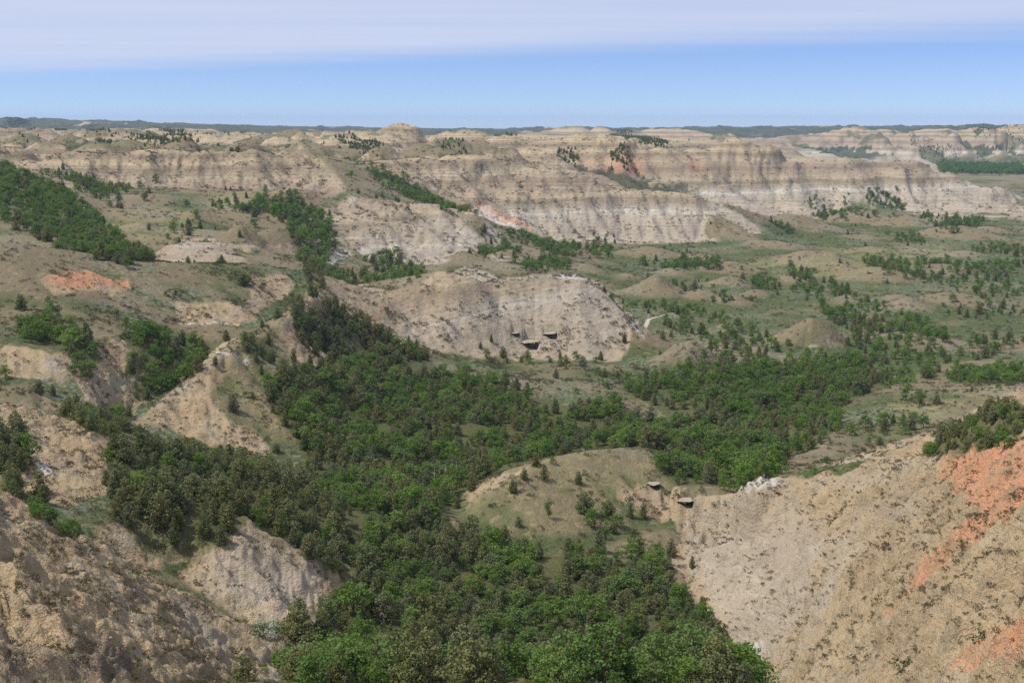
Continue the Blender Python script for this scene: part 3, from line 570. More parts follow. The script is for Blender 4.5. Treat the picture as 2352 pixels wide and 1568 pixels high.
def land_material():
    t = NT('badlands_ground')
    tc = t.n('ShaderNodeTexCoord'); P = tc.outputs['Object']
    xyz = t.n('ShaderNodeSeparateXYZ'); t.ln(P, xyz.inputs[0]); Z = xyz.outputs['Z']
    A = t.n('ShaderNodeAttribute', attribute_name='cover'); B = t.n('ShaderNodeAttribute', attribute_name='rock'); C_ = t.n('ShaderNodeAttribute', attribute_name='soil')
    sa = t.n('ShaderNodeSeparateColor'); t.ln(A.outputs['Color'], sa.inputs[0])
    sb = t.n('ShaderNodeSeparateColor'); t.ln(B.outputs['Color'], sb.inputs[0])
    sc = t.n('ShaderNodeSeparateColor'); t.ln(C_.outputs['Color'], sc.inputs[0])
    bare_, ora_, whi_ = sa.outputs; gry_, drk_, grn_ = sb.outputs; far_, steep_, hol_ = sc.outputs
    nb = t.noise(P, .011, 4, .55); n1 = t.noise(P, .045, 5, .6); n2 = t.noise(P, .28, 5, .62); n3 = t.noise(P, 1.6, 4, .65); nf = t.noise(P, 5.0, 2, .6)
    # strata: level beds, slightly warped
    zw = t.math('ADD', Z, t.math('MULTIPLY', t.math('SUBTRACT', nb, .5), 9.0))
    zw = t.math('ADD', zw, t.math('MULTIPLY', t.math('SUBTRACT', n2, .5), 1.1))
    zt_ = t.math('MULTIPLY', t.math('SUBTRACT', A.outputs['Alpha'], .5), 60.0); zw = t.math('ADD', zw, zt_)
    zr = t.math('DIVIDE', t.math('ADD', zw, 125.0), 140.0)
    TAN = (.39, .325, .22); BR = (.225, .175, .125); GR = (.40, .35, .275); LG = (.47, .43, .36); YT = (.465, .375, .24); PK = (.33, .255, .19)
    base = t.ramp(zr, [(0, (.37, .30, .225)), (.12, GR), (.205, GR), (.236, LG), (.245, (.55, .53, .48)), (.252, LG), (.27, GR), (.33, BR), (.36, TAN), (.42, PK), (.46, BR), (.50, PK), (.54, TAN), (.60, BR), (.64, YT), (.69, BR), (.73, YT), (.78, TAN), (.83, BR), (.87, YT), (.93, TAN), (1, YT)])
    cz = t.n('ShaderNodeCombineXYZ'); t.ln(xyz.outputs['X'], cz.inputs[0]); t.ln(xyz.outputs['Y'], cz.inputs[1]); t.ln(t.math('ADD', Z, zt_), cz.inputs[2])
    vb = t.mapping(cz.outputs[0], (.006, .006, .75)); fine = t.noise(vb, 1.0, 6, .72)
    base = t.mix(t.math('MULTIPLY', t.step(fine, .52, .60), .55), base, (.20, .155, .105))
    base = t.mix(t.math('MULTIPLY', t.step(fine, .42, .36), .6), base, (.56, .50, .40))
    # grey clay, clinker, white ash, lignite
    clay = t.mix(t.step(n1, .35, .65), (.42, .36, .285), (.33, .275, .21))
    vb2 = t.mapping(cz.outputs[0], (.02, .02, .5), (0, 0, 0)); f2 = t.noise(vb2, 1.0, 5, .65)
    clay = t.mix(t.math('MULTIPLY', t.step(f2, .54, .62), .5), clay, (.50, .46, .41))
    clay = t.mix(t.math('MULTIPLY', t.step(f2, .46, .38), .28), clay, (.26, .21, .155))
    btm = t.step(t.math('ABSOLUTE', t.math('SUBTRACT', A.outputs['Alpha'], .5)), .004, .03)
    gm = t.step(t.math('ADD', t.math('ADD', t.math('MAXIMUM', gry_, 0.0), t.math('MULTIPLY', t.math('SUBTRACT', n1, .5), .9)), t.math('MULTIPLY', t.math('SUBTRACT', n2, .5), .8)), .30, .80)
    base = t.mix(t.math('MULTIPLY', gm, .68), base, clay)
    # nearer ground is a warmer tan soil
    near = t.mix(t.step(n1, .38, .62), (.415, .31, .175), (.32, .235, .14))
    near = t.mix(t.math('MULTIPLY', t.step(n3, .48, .62), .5), near, (.46, .36, .235))
    nm = t.noise(t.mapping(P, (.07, .025, .09), (0, 0, .6)), 1.0, 5, .62)
    near = t.mix(t.math('MULTIPLY', t.step(nm, .53, .63), .65), near, (.39, .335, .255))
    near = t.mix(t.math('MULTIPLY', t.step(nm, .44, .35), .45), near, (.26, .19, .12))
    base = t.mix(t.math('MULTIPLY', t.math('SUBTRACT', 1.0, far_), t.math('SUBTRACT', .9, t.math('MULTIPLY', gm, .75))), base, near)
    om = t.step(t.math('ADD', t.math('ADD', ora_, t.math('MULTIPLY', t.math('SUBTRACT', n1, .5), .7)), t.math('MULTIPLY', t.math('SUBTRACT', n2, .5), .9)), .38, .75)
    orc = t.mix(t.step(n3, .40, .60), (.58, .27, .14), (.44, .215, .125))
    base = t.mix(t.math('MULTIPLY', om, t.math('SUBTRACT', .95, t.math('MULTIPLY', t.step(n2, .42, .62), .5))), base, orc)
    wm = t.step(t.math('ADD', t.math('ADD', whi_, t.math('MULTIPLY', t.math('SUBTRACT', n1, .5), .7)), t.math('MULTIPLY', t.math('SUBTRACT', n2, .5), .9)), .40, .70)
    base = t.mix(t.math('MULTIPLY', wm, .85), base, (.62, .57, .52))
    dm = t.step(t.math('ADD', t.math('ADD', drk_, t.math('MULTIPLY', t.math('SUBTRACT', n1, .5), .7)), t.math('MULTIPLY', t.math('SUBTRACT', n2, .5), 1.1)), .45, .8)
    base = t.mix(t.math('MULTIPLY', dm, .8), base, (.13, .10, .085))
    base = t.mix(t.math('MULTIPLY', t.step(n3, .40, .30), .35), base, (.17, .13, .085))
    base = t.mix(t.math('MULTIPLY', t.step(nf, .54, .64), .4), base, (.55, .48, .36))
    base = t.mix(t.math('MULTIPLY', t.step(nf, .44, .34), .45), base, (.13, .10, .065))
    # grassland
    gsel = t.math('ADD', grn_, t.math('MULTIPLY', t.math('SUBTRACT', n1, .5), 1.3))
    grass = t.mix(t.step(gsel, .15, .75), (.205, .168, .105), (.072, .100, .038))
    grass = t.mix(t.math('MULTIPLY', t.step(n2, .50, .68), .55), grass, (.19, .165, .085))
    grass = t.mix(t.math('MULTIPLY', t.step(n2, .44, .34), .5), grass, (.36, .28, .16))
    grass = t.mix(t.math('MULTIPLY', steep_, .75), grass, t.mix(t.step(n2, .4, .6), (.33, .28, .15), (.22, .215, .10)))
    vor = t.n('ShaderNodeTexVoronoi'); t.ln(P, vor.inputs['Vector']); vor.inputs['Scale'].default_value = .55
    sg = t.math('MULTIPLY', t.step(vor.outputs['Distance'], .55, .35), t.step(t.noise(P, .02, 3), .50, .58))
    grass = t.mix(t.math('MULTIPLY', sg, .42), grass, (.27, .29, .245))
    grass = t.mix(t.math('MULTIPLY', t.step(n3, .44, .34), .45), grass, (.085, .085, .04))
    bm = t.step(t.math('ADD', bare_, t.math('MULTIPLY', t.math('SUBTRACT', n2, .5), .8)), .30, .62)
    col = t.mix(bm, grass, base)
    # thin plant cover on the bare slopes
    veg = t.math('MULTIPLY', t.math('MULTIPLY', t.step(n2, .50, .62), bm), t.math('SUBTRACT', t.math('ADD', .38, t.math('MULTIPLY', far_, .14)), t.math('MULTIPLY', gm, .25)))
    col = t.mix(veg, col, (.155, .135, .075))
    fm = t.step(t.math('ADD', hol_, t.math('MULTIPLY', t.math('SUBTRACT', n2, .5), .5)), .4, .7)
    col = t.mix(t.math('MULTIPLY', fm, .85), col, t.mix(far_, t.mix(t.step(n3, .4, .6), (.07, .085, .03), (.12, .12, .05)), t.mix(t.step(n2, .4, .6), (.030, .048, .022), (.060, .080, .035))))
    bh = t.math('ADD', t.math('MULTIPLY', n2, 1.4), t.math('MULTIPLY', n3, .55))
    bh = t.math('ADD', bh, t.math('MULTIPLY', f2, .5)); bh = t.math('ADD', bh, t.math('MULTIPLY', nf, .22))
    bp = t.n('ShaderNodeBump'); bp.inputs['Strength'].default_value = .9; bp.inputs['Distance'].default_value = 1.2; t.ln(bh, bp.inputs['Height'])
    return t.finish(col, .95, bp.outputs[0], .08)

land_me = grid_mesh('terrain')
butte_m = blur(blur(polymask([(780,645),(850,662),(930,665),(1000,628),(1080,612),(1150,640),(1310,628),(1385,655),(1475,750),(1420,830),(1200,825),(1030,812),(930,800),(830,740),(780,700)], 3), 3, 3), 3, 3)
tilt = butte_m * -.15 * (XG - 35)
attr(land_me, 'cover', bare, orange, white, tilt / 60 + .5); attr(land_me, 'rock', grey, dark, green)
FLOOR = np.zeros((NR, NC), np.float32)   # leaf litter and green undergrowth below the woods, filled in with the stands
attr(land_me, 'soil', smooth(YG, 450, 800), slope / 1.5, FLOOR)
land = bpy.data.objects.new('terrain', land_me); COL.objects.link(land)
land['kind'] = 'structure'; land['label'] = 'eroded badlands of tan and grey clay with grassy valley floors'
land_me.materials.append(land_material())
#VEG
# ------------------------------------------------------------------ plants: models
def leaf_material(name, cols, trans=.25, tonecol=(.5, .5, .5)):
    t = NT(name)
    oi = t.n('ShaderNodeObjectInfo'); at = t.n('ShaderNodeAttribute', attribute_name='tone')
    n = len(cols)
    c = t.ramp(oi.outputs['Random'], [((i + .5) / n, cc) for i, cc in enumerate(cols)])
    c = t.mix(t.math('MULTIPLY', at.outputs['Fac'], .55), c, tonecol)
    d = t.n('ShaderNodeBsdfDiffuse'); t.ln(c, d.inputs[0])
    tr = t.n('ShaderNodeBsdfTranslucent'); t.ln(c, tr.inputs[0])
    m = t.n('ShaderNodeMixShader'); m.inputs[0].default_value = trans; t.ln(d.outputs[0], m.inputs[1]); t.ln(tr.outputs[0], m.inputs[2])
    o = t.n('ShaderNodeOutputMaterial'); t.ln(m.outputs[0], o.inputs[0]); return t.m
def bark_material(name, a, b):
    t = NT(name); tc = t.n('ShaderNodeTexCoord')
    nz = t.noise(t.mapping(tc.outputs['Object'], (6, 6, 1.2)), 1.0, 4, .6)
    return t.finish(t.mix(nz, a, b), .9)
M_JUN = leaf_material('juniper_needles', [(.090,.125,.046),(.140,.155,.055),(.105,.138,.066),(.165,.168,.066),(.080,.112,.048),(.140,.162,.098),(.150,.145,.062)], .24, (.29,.30,.13))
M_ASH = leaf_material('ash_leaves', [(.080,.165,.024),(.050,.105,.022),(.120,.210,.034),(.065,.130,.040),(.088,.165,.028),(.160,.245,.055),(.105,.165,.060)], .34, (.26,.36,.10))
M_SHR = leaf_material('shrub_leaves', [(.060,.090,.030),(.085,.095,.040),(.045,.075,.028),(.10,.105,.055)], .2, (.16,.17,.08))
M_SAGE = leaf_material('sagebrush_leaves', [(.080,.078,.042),(.11,.085,.05),(.085,.065,.036),(.13,.125,.08),(.075,.085,.035),(.10,.075,.042)], .15, (.17,.15,.09))
M_SILV = leaf_material('silver_sage_leaves', [(.28,.30,.26),(.22,.25,.20),(.33,.34,.30)], .15, (.42,.44,.40))
M_BLOS = leaf_material('blossom_petals', [(.52,.55,.45)], .3, (.75,.77,.70))
M_BARK = bark_material('brown_bark', (.10,.075,.05), (.19,.15,.11)); M_PALE = bark_material('pale_bark', (.45,.44,.40), (.66,.65,.60))
M_DEAD = bark_material('dead_wood', (.26,.235,.21), (.40,.37,.33))

def leafy(name, mat, clumps, leaf, seed, per):
    """clumps: (centre, radius); small leaf-sprays spread through each clump"""
    r = np.random.default_rng(seed)
    co = []; tone = []
    for (c, rad) in clumps:
        k = max(5, int(per * rad * rad))
        d = r.normal(size=(k, 3)); d /= np.linalg.norm(d, axis=1)[:, None]
        rr = rad * r.uniform(.35, 1.0, k) ** .6
        p = np.array(c) + d * rr[:, None] * np.array([1, 1, .8])
        nrm = d * .8 + r.normal(size=(k, 3)) * .55 + np.array([0, 0, .25]); nrm /= np.linalg.norm(nrm, axis=1)[:, None]
        a = np.cross(nrm, r.normal(size=(k, 3))); a /= np.linalg.norm(a, axis=1)[:, None]; b = np.cross(nrm, a)
        s = leaf * r.uniform(.55, 1.25, k)[:, None]; s2 = s * r.uniform(.6, 1.0, k)[:, None]
        quad = np.stack([p - a * s, p - b * s2 + a * s * .2, p + a * s, p + b * s2 - a * s * .3], 1)
        co.append(quad.reshape(-1, 3)); ct = r.uniform(0, 1)
        tone.append(np.repeat(np.clip(r.uniform(0, .75, k) * .6 + ct * .5, 0, 1), 4))
    co = np.concatenate(co).astype(np.float32); tone = np.concatenate(tone).astype(np.float32)
    n = len(co); me = bpy.data.meshes.new(name)
    me.vertices.add(n); me.vertices.foreach_set('co', co.ravel())
    me.loops.add(n); me.loops.foreach_set('vertex_index', np.arange(n, dtype=np.int32))
    me.polygons.add(n // 4); me.polygons.foreach_set('loop_start', np.arange(0, n, 4, dtype=np.int32))
    me.update(calc_edges=True)
    at = me.attributes.new('tone', 'FLOAT', 'POINT'); at.data.foreach_set('value', tone)
    me.materials.append(mat); return me
def tube(bm, pts, rads, k=6):
    prev = None
    for i, (p, r) in enumerate(zip(pts, rads)):
        p = Vector(p); t = (Vector(pts[min(i + 1, len(pts) - 1)]) - Vector(pts[max(i - 1, 0)])).normalized()
        a = t.orthogonal().normalized(); b = t.cross(a)
        ring = [bm.verts.new(p + (a * math.cos(q * 2 * math.pi / k) + b * math.sin(q * 2 * math.pi / k)) * r) for q in range(k)]
        if prev:
            for q in range(k): bm.faces.new((prev[q], prev[(q + 1) % k], ring[(q + 1) % k], ring[q]))
        prev = ring
    try: bm.faces.new(prev)
    except Exception: pass
def wood(name, mat, h, limbs, seed, r0=.16, spread=1.5):
    r = random.Random(seed); bm = bmesh.new()
    top = Vector((r.uniform(-.2, .2), r.uniform(-.2, .2), h))
    pts = [Vector((0, 0, -.6)), Vector((r.uniform(-.08, .08), r.uniform(-.08, .08), h * .3)), Vector((r.uniform(-.15, .15), r.uniform(-.15, .15), h * .65)), top]
    tube(bm, pts, [r0 * 1.25, r0 * .9, r0 * .55, r0 * .12])
    for i in range(limbs):
        z = h * r.uniform(.22, .75); a = r.uniform(0, 6.28); l = spread * r.uniform(.6, 1.0)
        b0 = Vector((0, 0, z)); b1 = b0 + Vector((math.cos(a) * l * .5, math.sin(a) * l * .5, l * .35)); b2 = b0 + Vector((math.cos(a) * l, math.sin(a) * l, l * .9))
        tube(bm, [b0, b1, b2], [r0 * .45, r0 * .3, r0 * .08], 4)
    me = bpy.data.meshes.new(name); bm.to_mesh(me); bm.free(); me.materials.append(mat)
    return me
# all tree models are unit height (1 m tall) and scaled when placed
def unit(me, h):
    me.transform(Matrix.Scale(1.0 / h, 4)); return me
def juniper(seed):
    r = random.Random(seed); h = 6.0; R = r.uniform(1.45, 2.3); cl = []
    twin = r.random() < .5; pe = r.uniform(1.5, 3.2)
    for i in range(54):
        t = i / 53; z = .45 + t * (h - .8)
        rad = R * (1 - t ** pe) ** .62 * (.75 + .25 * min(1, t * 6)) * r.uniform(.6, 1.08)
        a = i * 2.4 + r.uniform(-.5, .5)
        if twin and i % 3 == 0 and t < .8: cx_, cy_2 = R * .45, R * .2
        else: cx_ = cy_2 = 0
        cl.append(((math.cos(a) * rad * .78 + cx_, math.sin(a) * rad * .78 + cy_2, z), .36 + .34 * (1 - t) * r.uniform(.7, 1.25)))
        if i % 2 == 0 and t < .85: cl.append(((math.cos(a) * rad * .25, math.sin(a) * rad * .25, z), .7 * (1 - t) + .25))
    return unit(leafy('juniper_crown', M_JUN, cl, .145, seed, 115), h), unit(wood('juniper_trunk', M_BARK, h * .75, 5, seed, .17, 1.1), h)
def ash(seed):
    r = random.Random(seed); h = 7.0; cl = []
    lobes = [(r.uniform(-1.5, 1.5), r.uniform(-1.5, 1.5), r.uniform(2.9, 5.4), r.uniform(1.0, 1.65)) for _ in range(7)] + [(r.uniform(-.5, .5), r.uniform(-.5, .5), 5.5, 1.25)] + [(r.uniform(-1.9, 1.9), r.uniform(-1.9, 1.9), r.uniform(1.3, 2.4), 1.0) for _ in range(3)]
    for (x, y, z, q) in lobes:
        for _ in range(11):
            d = Vector((r.gauss(0, 1), r.gauss(0, 1), r.gauss(0, .8) + .25)).normalized() * q * r.uniform(.6, 1.0)
            cl.append(((x + d.x, y + d.y, min(z + d.z * .85, 6.7)), r.uniform(.28, .62)))
    return unit(leafy('ash_crown', M_ASH, cl, .165, seed, 62), h), unit(wood('ash_trunk', M_BARK, h * .8, 8, seed, .16, 1.9), h)
def bush(seed, mat, name, h=1.6, w=1.3, leaf=.13, n=22, per=90):
    r = random.Random(seed); cl = []
    for _ in range(n):
        a = r.uniform(0, 6.28); q = w * math.sqrt(r.random()) * .8; z = h * r.uniform(.12, .8) * (1 - .45 * (q / w))
        cl.append(((math.cos(a) * q, math.sin(a) * q, z), r.uniform(.2, .42) * h / 1.6))
    return unit(leafy(name, mat, cl, leaf, seed, per), h)
JUN = [juniper(100 + i) for i in range(6)]
ASH = [ash(200 + i) for i in range(6)]
SHR = [bush(300 + i, M_SHR, 'shrub_foliage') for i in range(4)]
SAGE = [bush(400 + i, M_SAGE, 'sagebrush_foliage', 1.0, 1.0, .085, 13, 260) for i in range(5)]
SILV = [bush(450 + i, M_SILV, 'silver_sage_foliage', .8, 1.0, .11, 9, 80) for i in range(3)]

# ------------------------------------------------------------------ plants: where they grow
# outline of the ground of each stand, spacing in m, shares of juniper / ash / shrub, heights, name of the place
ST = [
 ([(250,1030),(560,1070),(700,1110),(780,1200),(795,1330),(755,1325),(700,1265),(565,1200),(510,1245),(425,1288),(335,1285),(245,1160)],3.5,(.88,.09,.03),(4.8,7.2),'in the dark wood above the pale cliff'),
 ([(740,1110),(900,1100),(1035,1215),(1190,1262),(1450,1285),(1560,1335),(1640,1460),(1730,1600),(660,1600),(690,1460),(760,1420),(790,1330),(780,1200)],3.25,(.56,.37,.07),(3.9,6.7),'in the thick wood filling the near gully'),
 ([(640,870),(700,835),(830,800),(940,815),(1100,875),(1300,930),(1450,950),(1700,1000),(1800,1050),(1700,1110),(1560,1110),(1510,1042),(1430,1028),(1330,1030),(1165,1078),(1085,1120),(1005,1172),(900,1110),(740,1110),(700,1060),(690,960),(740,900)],3.9,(.50,.44,.06),(4.5,7.2),'in the wood between the grassy knoll and the pierced butte'),
 ([(600,870),(740,860),(735,930),(770,1000),(810,1060),(700,1060),(670,1000),(620,940)],3.9,(.6,.36,.04),(4.5,6.8),'in the wooded draw beside the triangular ridge'),
 ([(670,730),(760,700),(860,760),(940,800),(1000,830),(900,835),(760,805),(680,790)],3.6,(.93,.04,.03),(4.8,7.0),'on the shoulder before the pierced butte'),
 ([(1420,890),(1530,865),(1640,835),(1800,840),(1970,835),(2080,875),(2000,905),(1900,940),(1920,990),(1850,1040),(1750,1060),(1600,1000),(1500,935)],4.4,(.38,.54,.08),(4.5,7.5),'in the wood along the middle stream'),
 ([(1470,700),(1560,695),(1700,745),(1780,790),(1880,820),(1960,800),(1960,730),(1900,660),(1800,600),(1830,605),(2000,700),(2120,760),(2200,850),(2050,890),(1900,870),(1700,830),(1600,780)],6.0,(.3,.55,.15),(4,7),'in the brushy hollow among the round hills'),
 ([(1490,1070),(1600,1040),(1700,1035),(1785,1085),(1690,1118),(1550,1118)],4.2,(.04,.92,.04),(7,9.5),'in the leafy clump behind the white capped knob'),
 ([(2120,1060),(2190,990),(2260,950),(2352,915),(2352,1005),(2240,1037)],2.6,(.72,.12,.16),(2.6,4.3),'in the dark patch above the orange slope'),
 ([(0,985),(40,990),(62,1080),(35,1130),(0,1140)],3.2,(.9,.07,.03),(4.5,6.5),'on the near spur beside the white ash streak'),
 ([(55,1150),(115,1135),(105,1180),(190,1225),(160,1235),(80,1190)],3.6,(.3,.3,.4),(3,5),'in the near draw'),
 ([(20,750),(60,730),(160,750),(215,790),(240,830),(190,862),(165,845),(150,800),(40,775)],4.2,(.3,.62,.08),(5,7.5),'in the leafy clump above the small grey bluff'),
 ([(270,765),(330,755),(440,795),(480,805),(440,865),(400,885),(320,925),(290,910),(310,860),(350,840),(290,800)],4.2,(.2,.72,.08),(4.5,7),'in the draw behind the triangular ridge'),
 ([(150,935),(220,930),(285,975),(250,1010),(180,980)],3.8,(.7,.2,.1),(4.5,6),'at the mouth of the draw behind the triangular ridge'),
 ([(545,790),(620,775),(640,845),(590,865)],4.0,(.9,.06,.04),(4.5,6.5),'on the crest of the triangular ridge'),
 ([(1290,1215),(1400,1150),(1500,1185),(1480,1250),(1330,1260)],6.0,(.45,.3,.25),(3.5,6.5),'on the broken ground below the grassy knoll'),
 ([(0,385),(60,405),(150,445),(220,505),(235,525),(335,592),(210,592),(100,555),(0,510)],5.0,(.3,.65,.05),(5,8),'in the far wood under the banded wall'),
 ([(130,398),(200,412),(285,458),(270,482),(220,452),(170,424)],6.0,(.4,.55,.05),(5,8),'in the narrow grove under the banded wall'),
 ([(200,575),(260,563),(345,592),(340,603),(220,597)],4.2,(.95,.05,.0),(5,7),'beside the small pale butte'),
 ([(540,490),(600,455),(680,452),(720,490),(765,535),(800,555),(765,565),(730,600),(745,625),(700,605),(665,565),(690,520),(600,500)],5.2,(.25,.7,.05),(6,9),'in the far draw above the pale lobes'),
 ([(840,605),(900,592),(975,625),(960,645),(870,630)],6,(.3,.6,.1),(5,8),'at the foot of the pale lobes'),
 ([(720,612),(800,628),(890,655),(780,650)],6,(.3,.6,.1),(4,7),'behind the pierced butte'),
 ([(830,382),(900,402),(960,442),(1010,467),(1110,502),(1080,504),(1000,478),(930,452),(860,422)],6.5,(.2,.75,.05),(6,9),'in the gully beside the landslide scar'),
 ([(1100,525),(1230,548),(1285,562),(1220,566),(1100,555)],7,(.2,.7,.1),(4,7),'below the orange debris streak'),
 ([(760,315),(860,325),(880,357),(820,350)],5.2,(.9,.1,0),(3.2,5.4),'on the far upland'),([(890,320),(945,320),(930,337)],5.2,(.9,.1,0),(3.2,5.4),'on the far upland'),([(1005,325),(1065,325),(1072,350),(1020,347)],5.2,(.9,.1,0),(3.2,5.4),'on the far upland'),
 ([(190,290),(250,300),(230,310)],5.2,(.9,.1,0),(3.2,5.4),'on the far upland'),([(280,318),(340,310),(440,328),(400,334)],5.2,(.9,.1,0),(3.2,5.4),'on the far upland'),([(360,290),(450,320),(430,327),(380,308)],5.2,(.9,.1,0),(3.2,5.4),'on the far upland'),
 ([(0,275),(40,272),(75,283),(30,290)],5.2,(.9,.1,0),(3.2,5.4),'on the far upland'),([(120,285),(150,300),(130,300)],5.2,(.9,.1,0),(3.2,5.4),'on the far upland'),([(215,322),(260,318),(250,332)],5.2,(.9,.1,0),(3.2,5.4),'on the far upland'),([(0,308),(50,315),(50,332),(0,325)],5.2,(.9,.1,0),(3.2,5.4),'on the far upland'),
 ([(1400,300),(1450,306),(1530,338),(1480,334)],5,(.9,.1,0),(3.5,6),'on the far side of the banded hill'),([(1130,302),(1220,326),(1180,320)],5.5,(.9,.1,0),(3.2,5.4),'on the far upland'),
 ([(1280,348),(1330,360),(1322,377),(1290,364)],5,(.8,.2,0),(4,6.5),'in the alcove above the long wall'),([(1400,352),(1450,356),(1440,380),(1402,374)],5,(.8,.2,0),(4,6.5),'in the alcove above the long wall'),([(510,340),(555,350),(530,357)],7,(.9,.1,0),(5,7),'on the left banded wall'),
 ([(2150,380),(2352,386),(2352,402),(2170,398)],11,(.0,1,0),(12,17),'in the river bottom'),([(2050,300),(2140,330),(2200,350),(2130,345)],10,(.8,.2,0),(4,6),'on the far blocks'),([(2220,285),(2290,290),(2280,325),(2240,310)],10,(.8,.2,0),(4,6),'on the far blocks'),([(2290,290),(2352,290),(2352,330),(2310,320)],10,(.8,.2,0),(4,6),'on the far blocks'),
 ([(2100,340),(2260,345),(2200,362),(2120,358)],10,(.6,.4,0),(4,6),'on the far blocks'),
 ([(2050,610),(2180,595),(2260,625),(2352,640),(2352,690),(2200,665),(2100,640)],8,(.2,.7,.1),(4,7),'on the right of the plain'),([(2230,562),(2352,572),(2352,590),(2230,576)],7,(.1,.85,.05),(4,7),'on the right of the plain'),
 ([(1850,460),(1900,465),(1990,490),(2010,505),(1900,505),(1860,490)],8,(.3,.6,.1),(5,8),'under the second wall'),([(1990,452),(2060,458),(2085,480),(2000,480)],6,(.1,.9,0),(5,9),'under the second wall'),([(2110,490),(2190,510),(2260,495),(2250,515),(2150,535)],8,(.3,.6,.1),(5,8),'under the second wall'),
 ([(1450,598),(1560,600),(1735,622),(1735,632),(1480,612)],7,(.2,.7,.1),(4,7),'along the shallow swale'),([(1230,563),(1400,570),(1400,590),(1240,588)],7,(.15,.8,.05),(5,8),'along the shallow swale'),([(1210,595),(1300,600),(1310,628),(1220,625)],8,(.2,.7,.1),(4,7),'along the shallow swale'),
 ([(1540,645),(1620,665),(1690,700),(1560,665)],6.5,(.3,.6,.1),(4,7),'beside the cone shaped hill'),([(1770,520),(1830,530),(1830,545),(1770,538)],7,(.1,.85,.05),(5,8),'off the end of the long wall'),
 ([(2180,858),(2352,855),(2352,882),(2180,880)],4.5,(.05,.9,.05),(5,7),'in the hedge like clump below the right terrace'),([(1900,1000),(2050,965),(2150,975),(2000,1010)],5.5,(.6,.3,.1),(4,6.5),'behind the right crest'),
 ([(2050,770),(2200,795),(2352,770),(2352,800),(2200,835),(2100,835)],8,(.4,.45,.15),(4,7),'on the right of the plain'),([(1800,600),(1860,640),(1900,700),(1870,700),(1820,640)],6.5,(.3,.6,.1),(4,7),'in the brushy hollow among the round hills'),
 ([(1100,800),(1300,810),(1400,830),(1390,845),(1100,835)],9,(.5,.25,.25),(4,6),'along the foot of the pierced butte'),([(1300,860),(1400,850),(1500,870),(1480,900),(1350,890)],9,(.3,.4,.3),(3,6),'on the sage flat before the pierced butte'),
 ([(1850,420),(1852,421),(1851,423)],9,(1,0,0),(4,5),'x'),([(860,440),(900,460),(940,480),(930,490),(870,470)],8,(.5,.4,.1),(4,6),'on the pale lobes'),([(380,540),(450,500),(470,520),(400,560)],9,(.4,.4,.2),(4,7),'around the small pale butte'),
 ([(1380,700),(1450,690),(1500,700),(1440,712)],7,(.2,.6,.2),(3,5),'behind the pierced butte'),([(660,665),(700,680),(660,700)],4.5,(.5,.1,.4),(3,4),'by the orange scar'),
 ([(1560,590),(1640,600),(1650,625),(1580,612)],6,(.2,.65,.15),(4,7),'in a thicket on the near plain'),([(1730,640),(1800,650),(1790,672),(1730,660)],6,(.3,.55,.15),(4,7),'in a thicket on the near plain'),([(1500,735),(1600,745),(1640,775),(1560,770)],5.5,(.3,.55,.15),(4,7),'in the brushy hollow among the round hills'),
 ([(1980,590),(2060,600),(2120,640),(2040,640)],7,(.25,.6,.15),(4,7),'on the right of the plain'),([(2250,610),(2352,600),(2352,625),(2270,632)],7,(.25,.6,.15),(4,7),'on the right of the plain'),([(2150,700),(2352,700),(2352,735),(2180,730)],8,(.3,.55,.15),(4,7),'on the right of the plain'),([(2060,540),(2130,548),(2120,565),(2060,558)],7,(.3,.55,.15),(4,7),'on the right of the plain'),
 ([(1880,700),(1960,740),(2020,760),(1960,770),(1890,730)],5.5,(.3,.6,.1),(4,7.5),'in the brushy hollow among the round hills'),([(2000,720),(2120,745),(2180,790),(2080,790),(2020,750)],6,(.3,.6,.1),(4,7),'on the right of the plain'),([(1300,540),(1400,545),(1420,560),(1320,562)],8,(.2,.6,.2),(3,6),'along the shallow swale'),
 ([(480,470),(560,455),(590,470),(520,492)],7,(.3,.6,.1),(4,7),'on the far meadow'),([(250,425),(300,430),(300,445),(255,445)],7,(.5,.45,.05),(4,6),'on the far meadow'),([(1090,560),(1200,575),(1190,595),(1100,590)],6.5,(.3,.6,.1),(4,7),'below the orange debris streak'),([(1180,600),(1290,595),(1310,620),(1200,630)],6,(.2,.65,.15),(4,7),'behind the pierced butte'),
 ([(700,600),(730,620),(740,680),(710,690)],5,(.85,.1,.05),(4.5,6.5),'where the left hill meets the butte'),
]
pts_kind = {'j': [], 'a': [], 's': []}
taken = {}
def free(x, y, d):
    c = 4.0; i, j = int(math.floor(x / c)), int(math.floor(y / c)); k = int(math.ceil(d / c))
    for a in range(i - k, i + k + 1):
        for b in range(j - k, j + k + 1):
            for (qx, qy) in taken.get((a, b), ()):
                if (qx - x) ** 2 + (qy - y) ** 2 < d * d: return False
    return True
def take(x, y):
    taken.setdefault((int(math.floor(x / 4.0)), int(math.floor(y / 4.0))), []).append((x, y))
